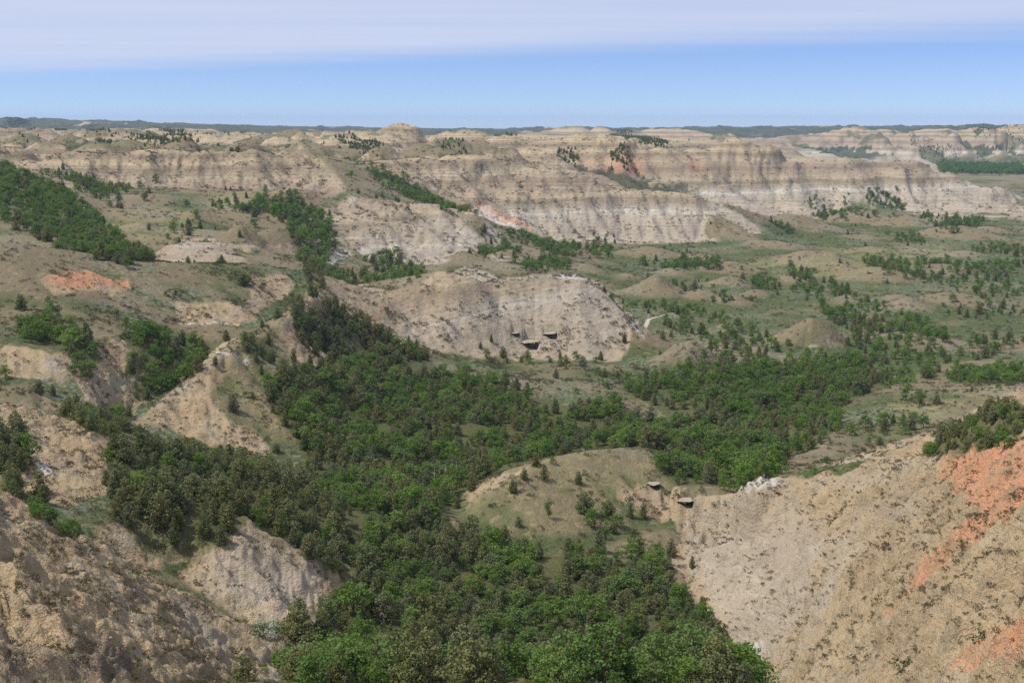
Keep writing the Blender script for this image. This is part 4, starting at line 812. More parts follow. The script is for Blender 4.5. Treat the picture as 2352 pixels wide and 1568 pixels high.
# single trees a viewer can pick out: foot px, py, height in survey px, kind, label, width factor
LONE = [
 (535,944,46,'j','lone tall dark juniper on the open flank of the triangular ridge',1.0),(495,838,24,'j','small round juniper where the foot path meets the triangular ridge',1.1),
 (562,912,18,'a','bright green sapling next to a small juniper below the ridge path',1.0),(580,914,18,'j','small dark juniper next to a bright sapling below the ridge path',1.1),
 (634,1037,24,'j','lone squat juniper at the foot of the triangular ridge, near the wood',1.3),(1204,1100,30,'j','leftmost of three dark junipers on the grassy knoll',1.0),(1249,1101,42,'j','tallest of three dark junipers on the grassy knoll, with a shrub at its foot',.85),
 (1329,1111,34,'j','rightmost of three dark junipers on the grassy knoll',.9),(1260,1188,54,'a','slim pale green young ash on the front of the grassy knoll',.6),(1191,1208,27,'j','dark egg shaped juniper low on the front of the grassy knoll',1.0),
 (560,655,34,'j','broad dark juniper high on the left hill, right of the rusty scar',1.5),(399,682,30,'s','large round dark green shrub in the middle of the left hill',1.0),
 (49,711,40,'j','cone shaped juniper standing at the far left under the rusty scar',1.2),(115,709,36,'a','small leafy tree just right of the cone shaped juniper under the rusty scar',.8),(268,730,28,'a','small bright tree alone on the bench of the left hill',.8),
 (638,732,30,'j','round juniper on the ridge line above the path',1.4),(520,783,30,'j','round juniper beside the path bend on the triangular ridge',1.3),(602,752,22,'j','small juniper on the ridge line, uphill of the path bend',1.1),
 (2081,919,40,'a','left of two leafy trees standing alone on the right terrace',.8),(2112,932,46,'a','right and rounder of two leafy trees standing alone on the right terrace',1.0),
 (511,605,18,'j','dark juniper standing in front of the small pale butte',1.1),(452,502,26,'a','round leafy tree alone on the far meadow below the banded wall',1.2),(549,880,10,'s','low shrub above the lone tall juniper',1.0),
 (1541,1276,48,'j','dark juniper hugging the edge of the pale cliff',.9),(1478,1190,46,'j','upright juniper right below the small overhang of the knoll',.7),(1448,1188,40,'j','upright juniper left of another below the small overhang of the knoll',.8),
 (1434,786,22,'j','small tree at the right foot of the pierced butte',1.1),(1517,1322,40,'j','pointed juniper at the right edge of the near wood',.7),(2176,870,22,'a','pale tree at the end of the hedge like clump',1.2),
 (1516,815,14,'j','small dark tree on the brow of the rocky dome',1.0),(1595,790,9,'s','tiny dark bush on top of the rocky dome',1.0),(1212,826,26,'j','wide brown green juniper at the foot of the pierced butte',1.2),
 (1300,835,24,'j','dark juniper right of the others along the butte foot',1.0),(1118,825,30,'a','leafy tree at the foot of the pierced butte',1.1),(1277,868,26,'j','lone juniper on the sage flat before the pierced butte',.9),(1165,832,14,'j','tiny dark juniper at the foot of the pierced butte',.7),
 (870,895,1,'s','x',1),(290,870,26,'a','leafy bush tree at the left edge of the middle draw',1.0),(90,905,40,'j','dark juniper on the slope below the small grey bluff',1.1),(122,905,26,'j','smaller juniper right of another below the small grey bluff',1.2),
 (298,955,28,'j','narrow juniper at the lower end of the middle draw',.7),(757,495,16,'j','small tree near the white patches left of the pale lobes',.9),(1700,1085,30,'a','bright tree at the back of the leafy clump by the knob',1.0),
 (2020,1022,24,'j','juniper where the right slope meets the terrace',1.1),(1995,1020,20,'a','bright sapling where the right slope meets the terrace',1.0),(1870,1090,24,'a','leafy bush on the slope above the white capped knob',1.3),(2060,1160,10,'s','low green bush on the right slope',1.0),
 (2250,1470,34,'s','large green bush near the bottom of the right slope',1.1),(2330,1140,20,'s','green bush on the orange slope',1.0),(2260,1185,18,'s','green bush at the lower edge of the orange slope',1.0),(2080,1530,34,'s','broad green bush low on the right slope',1.2),
 (1640,1160,12,'s','bush on the rim of the pale cliff band',1.0),(1130,1163,14,'s','low bush on the left shoulder of the grassy knoll',1.0),(1345,1092,12,'s','low round bush right of the knoll junipers',1.0),
 (860,700,12,'s','green shrub on the crown of the pierced butte',1.0),(1445,1150,20,'s','bush in the hollow under the knoll scar',.8),
]
lone_pts = []
for (px, py, hp, k, lab, wf) in LONE:
    if hp < 5: continue
    x, y, z = hit(px, py)
    take(x, y); lone_pts.append((x, y, float(zat(x, y)), hp / FPX * y, k, lab, wf))
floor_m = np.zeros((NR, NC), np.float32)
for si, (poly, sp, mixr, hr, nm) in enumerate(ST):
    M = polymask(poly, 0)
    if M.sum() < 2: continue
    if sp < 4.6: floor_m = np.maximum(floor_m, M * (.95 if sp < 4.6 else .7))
    M = blur(M, 5, 5) if M.sum() > 900 else blur(M, 2, 2)
    ii, jj = np.where(M > .12)
    y0, y1 = YY[ii.min()], YY[min(ii.max() + 1, NR - 1)]; xs = (UU[jj] * YY[ii]); x0, x1 = xs.min(), xs.max()
    area = (y1 - y0) * (x1 - x0); n = int(min(260000, area / (sp * sp) * 3.0))
    X = rng.uniform(x0, x1, n); Y = rng.uniform(y0, y1, n); sp = sp * 1.08
    i = np.clip(np.searchsorted(LW, np.log(Y)) - 1, 0, NR - 1); j = np.clip(np.searchsorted(UU, X / Y) - 1, 0, NC - 1)
    dens = fbm(X / (sp * 5), Y / (sp * 5), 3, 300 + si); kindn = fbm(X / (sp * 7), Y / (sp * 7), 3, 500 + si)
    ok = (M[i, j] > .40 + .75 * fbm(X / (sp * 3.2), Y / (sp * 3.2), 3, 800 + si)) & (dens > (-.30 if sp < 4.9 else -.18)) & (np.abs(X / Y) < .50)
    if si in (2, 3, 5): ok &= fbm(X / 42, Y / 42, 3, 1200) > -.20
    X, Y, kindn = X[ok], Y[ok], kindn[ok]
    cnt = 0
    for x, y, kn in zip(X, Y, kindn):
        d = sp * rnd.uniform(.62, 1.05)
        if not free(x, y, d): continue
        take(x, y); cnt += 1
        r = rnd.random() * .55 + .45 * min(1, max(0, .5 + kn * 1.3))
        q = min(max(.5 + (rnd.random() - .5) * .85 + kn * .75, 0), .999)
        k = 'j' if q < mixr[0] else ('a' if q < mixr[0] + mixr[1] else 's')
        h = rnd.uniform(hr[0] * .9, hr[1] * 1.08) * (1.0 if k == 'j' else 1.08 if k == 'a' else .42)
        h *= rnd.uniform(.78, 1.12)
        if rnd.random() < .14: h *= .6
        pts_kind[k].append((x, y, h, rnd.uniform(.85, 1.3) * (1.12 if k == 'a' else 1), si))
# scattered single plants in the open: more where hollows are
n = 52000
Y = np.exp(rng.uniform(math.log(240), math.log(1500), n) ) ; X = rng.uniform(-.46, .46, n) * Y
i = np.clip(np.searchsorted(LW, np.log(Y)) - 1, 0, NR - 1); j = np.clip(np.searchsorted(UU, X / Y) - 1, 0, NC - 1)
pr = (1 - np.clip(bare[i, j] * 1.15, 0, 1)) * smooth(fbm(X / 55, Y / 55, 4, 777), .0, .5) * .15 * (Y / 700) ** .9
ok = rng.random(n) < pr * .42
for x, y in zip(X[ok], Y[ok]):
    if not free(x, y, 5): continue
    take(x, y); q = rnd.random(); k = 'j' if q < .34 else 'a' if q < .55 else 's'
    pts_kind[k].append((x, y, rnd.uniform(2.4, 5.5) * (1 if k != 's' else .45), rnd.uniform(.9, 1.3), -1))
far_w = smooth(YG, 4600, 5400) * smooth(fbm(XG / 400, YG / 700, 4, 150), -.5, -.25) + smooth(YG, 4000, 4250) * (1 - smooth(YG, 4900, 5400)) * smooth(-(H - blur(H, 14, 10)) / 9 + 1.2 * fbm(XG / 160, YG / 200, 4, 151), .62, .85)
far_w = np.maximum(far_w, smooth(YG, 1350, 1550) * (1 - smooth(YG, 2700, 3000)) * smooth(-(H - blur(H, 12, 12)) / 5 + .9 * fbm(XG / 90, YG / 140, 3, 152), .75, 1.15) * .7 * uh)
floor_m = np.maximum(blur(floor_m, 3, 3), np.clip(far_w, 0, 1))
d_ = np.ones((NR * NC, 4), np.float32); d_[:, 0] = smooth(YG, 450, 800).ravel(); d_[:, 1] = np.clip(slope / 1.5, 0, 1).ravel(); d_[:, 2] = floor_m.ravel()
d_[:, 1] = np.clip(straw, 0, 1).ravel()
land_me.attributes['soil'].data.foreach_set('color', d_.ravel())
print('trees', {k: len(v) for k, v in pts_kind.items()})

# low brush: sagebrush and tussocks over the slopes, silver sage on the flats
def scatter(n, y0, y1, prob, size, seed, power=1.0):
    r = np.random.default_rng(seed)
    Y = np.sqrt(r.uniform(y0 * y0, y1 * y1, n)); X = r.uniform(-.47, .47, n) * Y
    i = np.clip(np.searchsorted(LW, np.log(Y)) - 1, 0, NR - 1); j = np.clip(np.searchsorted(UU, X / Y) - 1, 0, NC - 1)
    ok = r.random(n) < prob(X, Y, i, j); X, Y = X[ok], Y[ok]
    return np.stack([X, Y, r.uniform(size[0], size[1], len(X)) * r.uniform(.7, 1.2, len(X)), r.uniform(.8, 1.3, len(X))], 1)
openness = 1 - blur(many([s[0] for s in ST[:16]], 0), 2, 2)
def p_near(X, Y, i, j): return np.clip((.10 + 1.0 * smooth(fbm(X / 9, Y / 9, 4, 901), -.12, .38)) * (.30 + .5 * bare[i, j]) * (1 - .72 * grey[i, j]) * openness[i, j], 0, 1)
def p_mid(X, Y, i, j): return np.clip((.06 + smooth(fbm(X / 18, Y / 18, 4, 902), -.05, .35)) * (.32 + .6 * bare[i, j] + .9 * butte_m[i, j]) * (1 - .3 * grey[i, j]) * (1 + 1.2 * (Y < 620)) * openness[i, j], 0, 1)
sage = np.concatenate([scatter(60000, 95, 330, p_near, (.25, .95), 1), scatter(50000, 330, 620, p_mid, (.5, 1.2), 2), scatter(130000, 560, 1500, p_mid, (.8, 1.9), 3), scatter(30000, 1400, 2500, p_mid, (1.5, 3.2), 4)])
tufts = scatter(150000, 95, 330, lambda X, Y, i, j: np.clip(.12 + smooth(fbm(X / 6, Y / 6, 4, 908), -.05, .4), 0, 1) * (.30 + .3 * bare[i, j]) * (1 - .65 * grey[i, j]) * openness[i, j], (.14, .42), 9)
def p_silv(X, Y, i, j): return smooth(fbm(X / 40, Y / 25, 3, 905), .12, .3) * (1 - np.clip(bare[i, j] * 1.4, 0, 1)) * openness[i, j] * .5
silv = scatter(60000, 330, 1300, p_silv, (.35, .75), 6)
print('brush', len(sage), len(silv))

# ------------------------------------------------------------------ plants: placing them
def tag(o, label=None, cat=None, group=None, kind=None):
    if label: o['label'] = label
    if cat: o['category'] = cat
    if group: o['group'] = group
    if kind: o['kind'] = kind
    return o
def new(name, data, parent=None):
    o = bpy.data.objects.new(name, data); COL.objects.link(o)
    if parent is not None: o.parent = parent
    return o
HM = np.maximum.accumulate(H / YG, axis=0)      # horizon so far along every line of sight
def seen(x, y, h):
    u = x / y
    if abs(u) > .418: return False
    i = np.searchsorted(YY, y) - 2; j = min(max(int(np.searchsorted(UU, u)), 0), NC - 1)
    z = float(zat(x, y)); g = (z + h * .7) / y
    ang = math.atan(g) + PITCH
    return g > HM[i, j] + .0 and ang > -math.radians(15.6) - .0
def place(root, x, y, z, h, w, rz): root.location = (x, y, z - .04 * h); root.scale = (h * w, h * w, h); root.rotation_euler = (0, 0, rz)
def tree_thing(name, cat, pair, x, y, h, w, label, group=None):
    z = float(zat(x, y)); root = new(name, None); root.empty_display_size = .1
    place(root, x, y, z, h, w, rnd.uniform(0, 6.28)); tag(root, label, cat, group)
    c = new('crown', pair[0], root); t = new('trunk', pair[1], root); return root
def shrub_thing(name, cat, me, x, y, h, w, label, group=None):
    o = new(name, me); place(o, x, y, float(zat(x, y)), h, w, rnd.uniform(0, 6.28)); return tag(o, label, cat, group)
for (x, y, z, h, k, lab, wf) in lone_pts:
    if k == 's': shrub_thing('green_shrub', 'shrub', rnd.choice(SHR), x, y, h, wf, lab)
    else: tree_thing('juniper_tree' if k == 'j' else 'ash_tree', 'juniper' if k == 'j' else 'ash tree', rnd.choice(JUN if k == 'j' else ASH), x, y, h, wf, lab)
SPEC = {'j': ('juniper_tree', 'juniper', 'dark juniper', 'junipers', JUN), 'a': ('ash_tree', 'ash tree', 'green ash', 'ash trees', ASH), 's': ('green_shrub', 'shrub', 'green shrub', 'green shrubs', SHR)}
rest = {}
SIZES = {'j': (4.9, 6.9), 'a': (5.3, 7.6), 's': (1.6, 2.5)}
def marks(lst): return [(*hit(a, b)[:2], t) for a, b, t in lst]
MARKS = marks([(770,1380,'beside the pale cliff'),(1280,1270,'just below the grassy knoll'),(1560,1350,'near the pale cliff band'),(1670,1500,'along the foot of the right slope'),(1500,1540,'at the bottom, toward the right slope'),(1200,1550,'at the bottom in the middle'),(900,1550,'at the bottom, toward the left slope'),(700,1550,'at the bottom beside the left slope'),
 (1000,1200,'where the gully bends'),(1350,1400,'in the middle, below the knoll'),(1050,1400,'in the middle of the gully'),(850,1250,'above the pale cliff'),(1150,1280,'at the left tip of the knoll')])
MARKS0 = marks([(260,1130,'at its left end'),(350,1270,'at its lower left edge'),(520,1220,'on the brink of the pale cliff'),(700,1250,'over the right part of the pale cliff'),(450,1070,'on its upper edge below the triangular ridge'),(650,1120,'on its upper right edge'),(480,1150,'in its middle')])
for k, lst in pts_kind.items():
    name, cat, adj, plural, models = SPEC[k]
    vis = [p for p in lst if seen(p[0], p[1], p[2])]
    vis.sort(key=lambda p: -p[2] / p[1]); top = vis[:270]; chosen = set(id(p) for p in top)
    rest[k] = [p for p in lst if id(p) not in chosen]
    for p in top:
        where = ST[p[4]][4] if p[4] >= 0 else 'growing by itself in open ground'
        if p[4] == 1: where = 'in the near gully wood, ' + min(MARKS, key=lambda q: math.hypot(q[0] - p[0], q[1] - p[1]))[2]
        if p[4] == 0: where = 'in the dark wood, ' + min(MARKS0, key=lambda q: math.hypot(q[0] - p[0], q[1] - p[1]))[2]
        lo, hi = SIZES[k]; sz = 'tall ' if p[2] > hi else 'small ' if p[2] < lo else ''
        if p[3] > 1.28: sz += 'broad '
        lab = sz + adj + ' ' + where; where = where if not sz else where + ' (' + sz.strip() + ')'
        if k == 's': shrub_thing(name, cat, rnd.choice(models), p[0], p[1], p[2], p[3], lab, plural + ' ' + where)
        else: tree_thing(name, cat, rnd.choice(models), p[0], p[1], p[2], p[3], lab, plural + ' ' + where)

def instancer(name, P, models, label):
    """one object: every point carries a copy of one of the plant models"""
    n = len(P); P = np.asarray(P, float)
    co = np.zeros((n, 3), np.float32); co[:, 0] = P[:, 0]; co[:, 1] = P[:, 1]; co[:, 2] = zat(P[:, 0], P[:, 1]) - .04 * P[:, 2]
    me = bpy.data.meshes.new(name); me.vertices.add(n); me.vertices.foreach_set('co', co.ravel())
    sc = np.stack([P[:, 2] * P[:, 3], P[:, 2] * P[:, 3], P[:, 2]], 1).astype(np.float32)
    a = me.attributes.new('size', 'FLOAT_VECTOR', 'POINT'); a.data.foreach_set('vector', sc.ravel())
    rt = np.zeros((n, 3), np.float32); rt[:, 2] = rng.uniform(0, 6.28, n)
    a = me.attributes.new('turn', 'FLOAT_VECTOR', 'POINT'); a.data.foreach_set('vector', rt.ravel())
    a = me.attributes.new('model', 'INT', 'POINT'); a.data.foreach_set('value', rng.integers(0, len(models), n).astype(np.int32))
    o = new(name, me); tag(o, label, kind='stuff')
    lib = bpy.data.collections.new(name + '_models')
    for i, m in enumerate(models): lib.objects.link(bpy.data.objects.new('plant_model_%02d' % i, m))
    ng = bpy.data.node_groups.new(name + '_nodes', 'GeometryNodeTree')
    ng.interface.new_socket('Geometry', in_out='INPUT', socket_type='NodeSocketGeometry'); ng.interface.new_socket('Geometry', in_out='OUTPUT', socket_type='NodeSocketGeometry')
    N = ng.nodes.new; gi = N('NodeGroupInput'); go = N('NodeGroupOutput'); ci = N('GeometryNodeCollectionInfo')
    ci.inputs['Collection'].default_value = lib; ci.inputs['Separate Children'].default_value = True; ci.inputs['Reset Children'].default_value = True
    ip = N('GeometryNodeInstanceOnPoints'); ip.inputs['Pick Instance'].default_value = True
    def na(nm, ty):
        q = N('GeometryNodeInputNamedAttribute'); q.data_type = ty; q.inputs['Name'].default_value = nm; return q.outputs[0]
    e2r = N('FunctionNodeEulerToRotation'); ng.links.new(na('turn', 'FLOAT_VECTOR'), e2r.inputs[0])
    ng.links.new(gi.outputs[0], ip.inputs['Points']); ng.links.new(ci.outputs[0], ip.inputs['Instance'])
    ng.links.new(na('model', 'INT'), ip.inputs['Instance Index']); ng.links.new(e2r.outputs[0], ip.inputs['Rotation']); ng.links.new(na('size', 'FLOAT_VECTOR'), ip.inputs['Scale'])
    ng.links.new(ip.outputs[0], go.inputs[0])
    md = o.modifiers.new('scatter', 'NODES'); md.node_group = ng
    return o
def joined(pair, name):
    c, t = pair; bm = bmesh.new(); bm.from_mesh(c); n0 = len(bm.faces)
    bm.from_mesh(t)
    for i, f in enumerate(bm.faces): f.material_index = 0 if i < n0 else 1
    me = bpy.data.meshes.new(name); bm.to_mesh(me); bm.free(); me.materials.append(c.materials[0]); me.materials.append(t.materials[0]); return me
instancer('juniper_woodland', rest['j'], [joined(p, 'juniper_plant') for p in JUN], 'the rest of the dark juniper woods and scattered junipers, near and far')
instancer('ash_woodland', rest['a'], [joined(p, 'ash_plant') for p in ASH], 'the rest of the bright green ash woods along the draws')
instancer('shrub_undergrowth', rest['s'], SHR, 'low green undergrowth in the woods and hollows')
# the biggest looking sagebrush clumps are things, the countless rest one cover
ang = sage[:, 2] / sage[:, 1]; order = np.argsort(-ang); big_ = []; small = []
for q in order:
    p = sage[q]
    if len(big_) < 270 and seen(p[0], p[1], p[2]): big_.append(p)
    else: small.append(p)
MARKS2 = marks([(80,1200,'the brow of the near left hillside'),(60,1400,'the near left hillside, at the frame edge'),(250,1350,'the near left hillside above the dark pit'),(230,1530,'the near left hillside by the dark stained earth'),(480,1530,'the lower right flank of the near left hillside'),
 (2320,1540,'the right slope in the bottom corner'),(2300,1420,'the right slope by the lower orange patch'),(2300,1300,'the right slope under the orange streak'),(2100,1500,'the middle of the right slope, low down'),(2150,1300,'the middle of the right slope, below the orange streak'),(2280,1150,'the orange slope'),(1950,1500,'the lower grey part of the right slope'),(1950,1250,'the upper grey part of the right slope'),(2100,1100,'the shoulder left of the orange slope')])
for p in big_:
    where = 'on ' + min(MARKS2, key=lambda q: math.hypot(q[0] - p[0], q[1] - p[1]))[2]
    szs = 'large ' if p[2] > .95 else 'small ' if p[2] < .7 else ''
    shrub_thing('sagebrush', 'sagebrush', rnd.choice(SAGE), p[0], p[1], p[2], p[3], szs + 'olive brown sagebrush ' + where, szs + 'sagebrush ' + where)
instancer('sagebrush_cover', small, SAGE, 'brown and olive sagebrush dotted over the slopes')
def stone(seed, mat):
    r = random.Random(seed); bm = bmesh.new(); bmesh.ops.create_icosphere(bm, subdivisions=1, radius=.5)
    for v in bm.verts: v.co = Vector((v.co.x * r.uniform(.8, 1.2), v.co.y * r.uniform(.6, 1.1), v.co.z * r.uniform(.45, .8)))
    me = bpy.data.meshes.new('stone'); bm.to_mesh(me); bm.free(); me.materials.append(mat); return me
def stone_material(name, cols):
    t = NT(name); oi = t.n('ShaderNodeObjectInfo'); n = len(cols)
    return t.finish(t.ramp(oi.outputs['Random'], [((i + .5) / n, c) for i, c in enumerate(cols)]), .95)
M_ST = stone_material('tan_stones', [(.42,.34,.23),(.33,.26,.17),(.50,.43,.33),(.27,.21,.15)]); M_CK = stone_material('clinker_stones', [(.54,.24,.13),(.42,.18,.10),(.60,.32,.19),(.36,.17,.11)])
def p_st(X, Y, i, j): return np.clip(smooth(fbm(X / 12, Y / 12, 4, 940), 0, .4), 0, 1) * bare[i, j] * (1 - smooth(orange[i, j], .2, .5)) * openness[i, j] * .5
def p_ck(X, Y, i, j): return smooth(orange[i, j], .25, .6) * .8
instancer('loose_stones', scatter(60000, 95, 420, p_st, (.12, .5), 12), [stone(i, M_ST) for i in range(3)], 'loose tan stones on the near slopes')
instancer('clinker_rubble', scatter(160000, 95, 640, p_ck, (.15, .6), 13), [stone(i + 9, M_CK) for i in range(3)], 'broken red clinker rubble on the orange patches')
M_TUFT = leaf_material('grass_tufts', [(.27,.22,.12),(.20,.17,.09),(.14,.15,.06),(.32,.26,.15),(.15,.12,.07)], .2, (.30,.26,.15))
TUFT = [bush(480 + i, M_TUFT, 'tuft_blades', .8, .9, .10, 7, 130) for i in range(3)]
instancer('grass_tuft_cover', tufts, TUFT, 'dry grass tufts and small weeds on the near slopes')
instancer('silver_sage_cover', silv, SILV, 'silvery sage patches on the grassy flats')

# ------------------------------------------------------------------ hard ledges over the hollows
def rock_material(name, a, b):
    t = NT(name); tc = t.n('ShaderNodeTexCoord'); nz = t.noise(tc.outputs['Object'], .9, 5, .65); bp = t.n('ShaderNodeBump'); bp.inputs['Distance'].default_value = .3; t.ln(nz, bp.inputs['Height'])
    return t.finish(t.mix(t.step(nz, .35, .65), a, b), .95, bp.outputs[0])
M_LEDGE = rock_material('ledge_rock', (.26, .215, .16), (.37, .315, .245))
def ledge(x, y, z, hw, dep, th, lab, seed):
    r = random.Random(seed); bm = bmesh.new(); n = 18; rings = []
    for zz, k in ((0, .90), (th * .35, 1.0), (th * .8, .96), (th, .82)):
        ring = []
        for q in range(n):
            a = q * 2 * math.pi / n; rr = k * (1 + .16 * math.sin(3 * a + seed) + .10 * math.sin(7 * a + 2 * seed) + r.uniform(-.06, .06))
            ring.append(bm.verts.new((math.cos(a) * hw * rr, math.sin(a) * dep * rr, zz + .12 * th * r.uniform(-1, 1))))
        rings.append(ring)
    for a_, b_ in zip(rings[:-1], rings[1:]):
        for q in range(n): bm.faces.new((a_[q], a_[(q + 1) % n], b_[(q + 1) % n], b_[q]))
    bm.faces.new(rings[-1]); bm.faces.new(rings[0][::-1])
    me = bpy.data.meshes.new('rock_ledge'); bm.to_mesh(me); bm.free(); me.materials.append(M_LEDGE)
    o = new('rock_ledge', me); o.location = (x, y, z); o.rotation_euler = (math.radians(r.uniform(-3, 4)), math.radians(-5 + r.uniform(-2, 2)), math.radians(r.uniform(-12, 12)))
    return tag(o, lab, 'rock ledge')
for (x, y, z, hw), lab in zip(pit_at, ('pale overhanging ledge above the largest dark hollow of the butte', 'pale overhanging ledge above the right of the two big dark hollows of the butte', 'thin pale ledge above the small dark slit left of the big hollows', 'broken ledge over the little scarp on the right of the grassy knoll', 'rimmed ledge at the left end of the pale cliff band')):
    ledge(x, y + hw * .95, z + hw * .55, hw * 1.02, hw * 1.12, hw * .10, lab, int(hw * 10))
for px, py, hw, th, lab in ((1735,1284,.9,.25,'tiny ledge over a dark hole in the pale right slope'), (1370,653,3.6,1.1,'white flat slab at the right end of the butte crest')):
    x, y, z = hit(px, py); ledge(x, y + .6, z - .1, hw, hw * .5, th, lab, px)

# ------------------------------------------------------------------ silver blossom bush, pale barked trees, dead trees
bl = bush(501, M_BLOS, 'blossom_sprays', 2.6, 1.7, .075, 40, 60); bg2 = bush(502, M_SHR, 'shrub_leaves_inner', 2.3, 1.5, .10, 24, 60)
x, y, z = hit(605, 1462); root = new('flowering_shrub', None); place(root, x, y, z, 4.4, 1.0, .4); tag(root, 'white flowering bush alone in the grassy draw at the lower left', 'flowering shrub')
new('blossom', bl, root); new('foliage', bg2, root)
for q, (px, py) in enumerate(((998,1112),(1010,1108),(1024,1112),(1036,1104),(1048,1108),(1060,1112))):
    x, y, z = hit(px, py); h = 7.5 + (q % 3) * .7
    r_ = random.Random(900 + q); cl = [((r_.uniform(-.9, .9), r_.uniform(-.9, .9), r_.uniform(3.6, 7.2)), r_.uniform(.3, .6)) for _ in range(20)]
    root = new('aspen_tree', None); place(root, x, y, float(zat(x, y)), h, 1.0, q); tag(root, 'thin aspen with a bare white trunk in the pale trunked clump amid the wood', 'aspen', 'aspens with pale trunks amid the wood')
    new('crown', unit(leafy('aspen_crown', M_SHR, cl, .15, 900 + q, 40), 7.6), root); new('trunk', unit(wood('aspen_trunk', M_PALE, 7.2, 6, 900 + q, .17, .9), 7.6), root)
for px, py, hp, lab in ((1667,1560,34,'leafless grey tree at the bottom edge of the wood below the right slope'), (415,1262,26,'grey dead branches leaning at the lower left of the dark wood'), (100,1228,30,'small crooked bare tree on the brow of the near left hillside')):
    x, y, z = hit(px, py); h = hp / FPX * y
    o = new('dead_tree', unit(wood('dead_tree', M_DEAD, 4.5, 14, px, .13, 1.7), 4.5)); place(o, x, y, z, h, 1.2, .3); tag(o, lab, 'dead tree')

# ------------------------------------------------------------------ riders on the trail
def coat(name, a, b=None, sc_=3.0):
    t = NT(name); tc = t.n('ShaderNodeTexCoord'); nz = t.noise(tc.outputs['Object'], sc_, 2, .5)
    return t.finish(t.mix(t.step(nz, .47, .53), a, b or a), .7)
def skinned(name, V, E, Rr, mat, lvl=1):
    me = bpy.data.meshes.new(name + '_frame'); me.from_pydata(V, E, []); o = bpy.data.objects.new(name + '_frame', me); COL.objects.link(o)
    m = o.modifiers.new('skin', 'SKIN'); m.use_smooth_shade = True
    for i, q in enumerate(me.skin_vertices[0].data if me.skin_vertices else []): pass
    if not me.skin_vertices:
        bm = bmesh.new(); bm.from_mesh(me); bm.verts.layers.skin.verify(); bm.to_mesh(me); bm.free()
    for i, r in enumerate(Rr): me.skin_vertices[0].data[i].radius = (r, r)
    me.skin_vertices[0].data[0].use_root = True
    o.modifiers.new('sub', 'SUBSURF').levels = lvl
    dg = bpy.context.evaluated_depsgraph_get(); out = bpy.data.meshes.new_from_object(o.evaluated_get(dg)); out.name = name
    bpy.data.objects.remove(o); out.materials.clear(); out.materials.append(mat); return out
HV = [(0,0,1.15),(.45,0,1.17),(.75,0,1.22),(.98,0,1.45),(1.15,0,1.70),(1.30,0,1.72),(1.50,0,1.52),(-.45,0,1.18),(-.72,0,1.15),
      (.62,.16,.95),(.64,.17,.52),(.60,.17,.06),(.62,-.16,.95),(.68,-.17,.52),(.74,-.17,.06),(-.62,.17,.95),(-.74,.18,.55),(-.62,.18,.06),(-.62,-.17,.95),(-.66,-.18,.55),(-.52,-.18,.06)]
HE = [(0,1),(1,2),(2,3),(3,4),(4,5),(5,6),(0,7),(7,8),(1,9),(9,10),(10,11),(1,12),(12,13),(13,14),(7,15),(15,16),(16,17),(7,18),(18,19),(19,20)]
HR = [.30,.28,.25,.17,.13,.12,.08,.29,.22,.11,.055,.05,.11,.055,.05,.14,.07,.05,.14,.07,.05]
PV = [(0,0,0),(.0,0,.28),(0,0,.48),(0,0,.58),(0,0,.74),(.02,.20,.47),(.08,.25,.25),(.30,.12,.18),(.02,-.20,.47),(.08,-.25,.25),(.30,-.12,.18),(.10,.22,-.06),(.34,.30,-.14),(.28,.30,-.52),(.40,.31,-.58),(.10,-.22,-.06),(.34,-.30,-.14),(.28,-.30,-.52),(.40,-.31,-.58)]
PE = [(0,1),(1,2),(2,3),(3,4),(2,5),(5,6),(6,7),(2,8),(8,9),(9,10),(0,11),(11,12),(12,13),(13,14),(0,15),(15,16),(16,17),(17,18)]
PR = [.15,.14,.15,.06,.11,.07,.05,.04,.07,.05,.04,.10,.09,.06,.05,.10,.09,.06,.05]
def lathe(name, prof, mat, n=14):
    bm = bmesh.new(); prev = None
    for r, z in prof:
        ring = [bm.verts.new((math.cos(q * 2 * math.pi / n) * r, math.sin(q * 2 * math.pi / n) * r, z)) for q in range(n)]
        if prev:
            for q in range(n): bm.faces.new((prev[q], prev[(q + 1) % n], ring[(q + 1) % n], ring[q]))
        prev = ring
    bm.faces.new(prev); me = bpy.data.meshes.new(name); bm.to_mesh(me); bm.free(); me.materials.append(mat); return me
COATS = {'bay': coat('bay_coat', (.10, .045, .02)), 'dark': coat('dark_coat', (.03, .022, .018)), 'pinto': coat('pinto_coat', (.60, .56, .50), (.08, .045, .03), 2.2), 'sorrel': coat('sorrel_coat', (.22, .085, .035))}
hair = coat('dark_hair', (.025, .018, .012)); leather = coat('leather', (.09, .045, .02)); whitehat = coat('white_felt', (.75, .73, .68)); tanhat = coat('tan_felt', (.38, .28, .17))
SHIRTS = {'blue': coat('blue_shirt', (.12, .17, .32)), 'red': coat('red_shirt', (.35, .07, .06)), 'white': coat('white_shirt', (.7, .7, .68)), 'tan': coat('tan_shirt', (.36, .27, .18)), 'dark': coat('dark_shirt', (.05, .05, .07))}
tail = skinned('tail', [(-.80,0,1.28),(-1.0,0,1.1),(-1.02,0,.6)], [(0,1),(1,2)], [.06,.07,.04], hair, 0); mane = skinned('mane', [(.80,0,1.48),(1.0,0,1.72),(1.14,0,1.86)], [(0,1),(1,2)], [.06,.07,.05], hair, 0)
saddle = skinned('saddle', [(0,0,1.48),(.25,0,1.52),(-.28,0,1.52)], [(0,1),(0,2)], [.17,.12,.13], leather, 0)
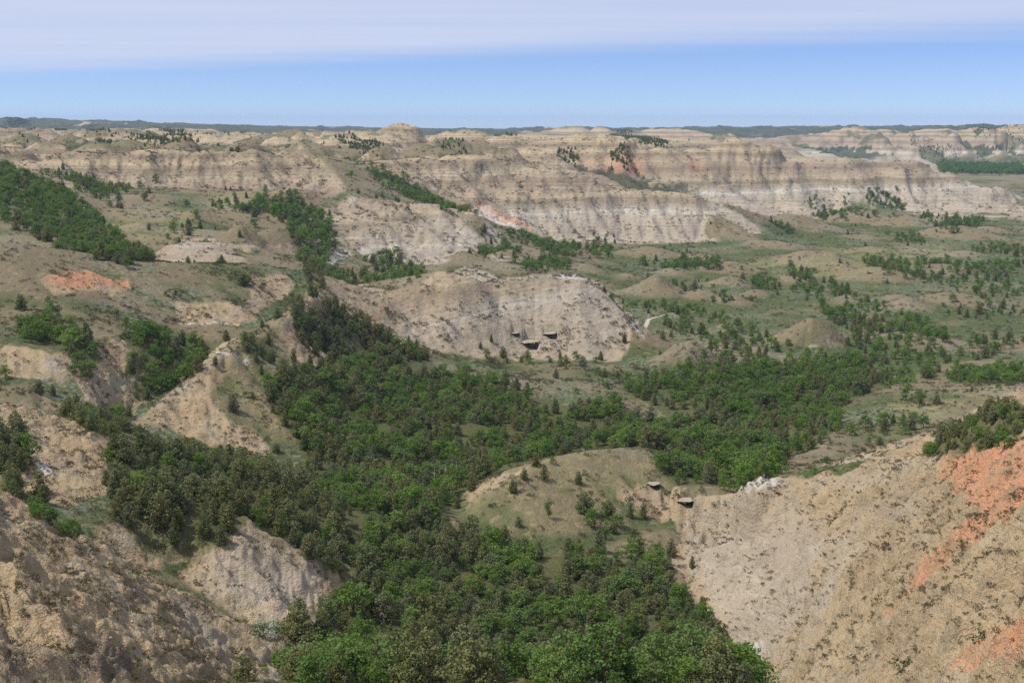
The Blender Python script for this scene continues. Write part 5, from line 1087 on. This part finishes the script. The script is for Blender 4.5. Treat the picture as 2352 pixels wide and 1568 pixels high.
RIDERS = [(1445,742,'dark','red','tan',2.2,'dark horse nose to tail on the descent at the right end of the butte','rider in red at the top of the descent by the butte end'),
 (1461,755,'dark','blue','white',2.0,'dark horse lowest on the pale descent by the butte end','rider in blue with white hat lowest on the trail'),
 (1461,736,'bay','tan','tan',3.1,'brown horse crossing the grass edge just behind the descent','rider in tan just behind the descent'),
 (1490,731,'pinto','white','white',3.0,'white and brown patched horse on the grass','rider with white hat on the patched horse'),
 (1500,729,'dark','dark','white',3.0,'dark horse right behind the patched horse','rider with white hat right behind the patched horse'),
 (1519,724,'sorrel','tan','tan',3.1,'reddish horse last in the string','rider in tan last in the string')]
for px, py, ct, sh, ht_, rz, lh, lr in RIDERS:
    x, y, z = hit(px, py); z = float(zat(x, y))
    body = skinned('horse', HV, HE, HR, COATS[ct]); ho = new('horse', body); ho.location = (x, y, z); ho.rotation_euler = (0, 0, rz); tag(ho, lh, 'horse', 'horses of the riding party')
    for nm, me in (('tail', tail), ('mane', mane), ('saddle', saddle)): new(nm, me, ho)
    pm = skinned('person', PV, PE, PR, SHIRTS[sh]); po = new('person', pm); po.location = (x, y, z + 1.62); po.rotation_euler = (0, 0, rz); tag(po, lr, 'person', 'riders on the trail')
    hat = new('hat', lathe('hat', [(.21, .80), (.22, .815), (.11, .82), (.10, .93), (.03, .95)], whitehat if ht_ == 'white' else tanhat), po)

# ------------------------------------------------------------------ air
bm = bmesh.new(); bmesh.ops.create_cube(bm, size=1.0)
hz_top = 95.0; hz_bot = float(H.min()) - 2.0
bmesh.ops.scale(bm, vec=(27000, 16700, hz_top - hz_bot), verts=bm.verts); bmesh.ops.translate(bm, vec=(0, 8300, (hz_top + hz_bot) / 2), verts=bm.verts)
hme = bpy.data.meshes.new('haze'); bm.to_mesh(hme); bm.free()
haze = new('haze', hme); tag(haze, 'thin summer haze over the badlands', kind='stuff')
hm = bpy.data.materials.new('haze_air'); hm.use_nodes = True; ht = hm.node_tree; ht.nodes.clear()
pv = ht.nodes.new('ShaderNodeVolumePrincipled'); pv.inputs['Color'].default_value = (.42, .62, 1.0, 1); pv.inputs['Density'].default_value = 3.6e-5; pv.inputs['Anisotropy'].default_value = 0.0
ho = ht.nodes.new('ShaderNodeOutputMaterial'); ht.links.new(pv.outputs[0], ho.inputs['Volume']); hme.materials.append(hm)
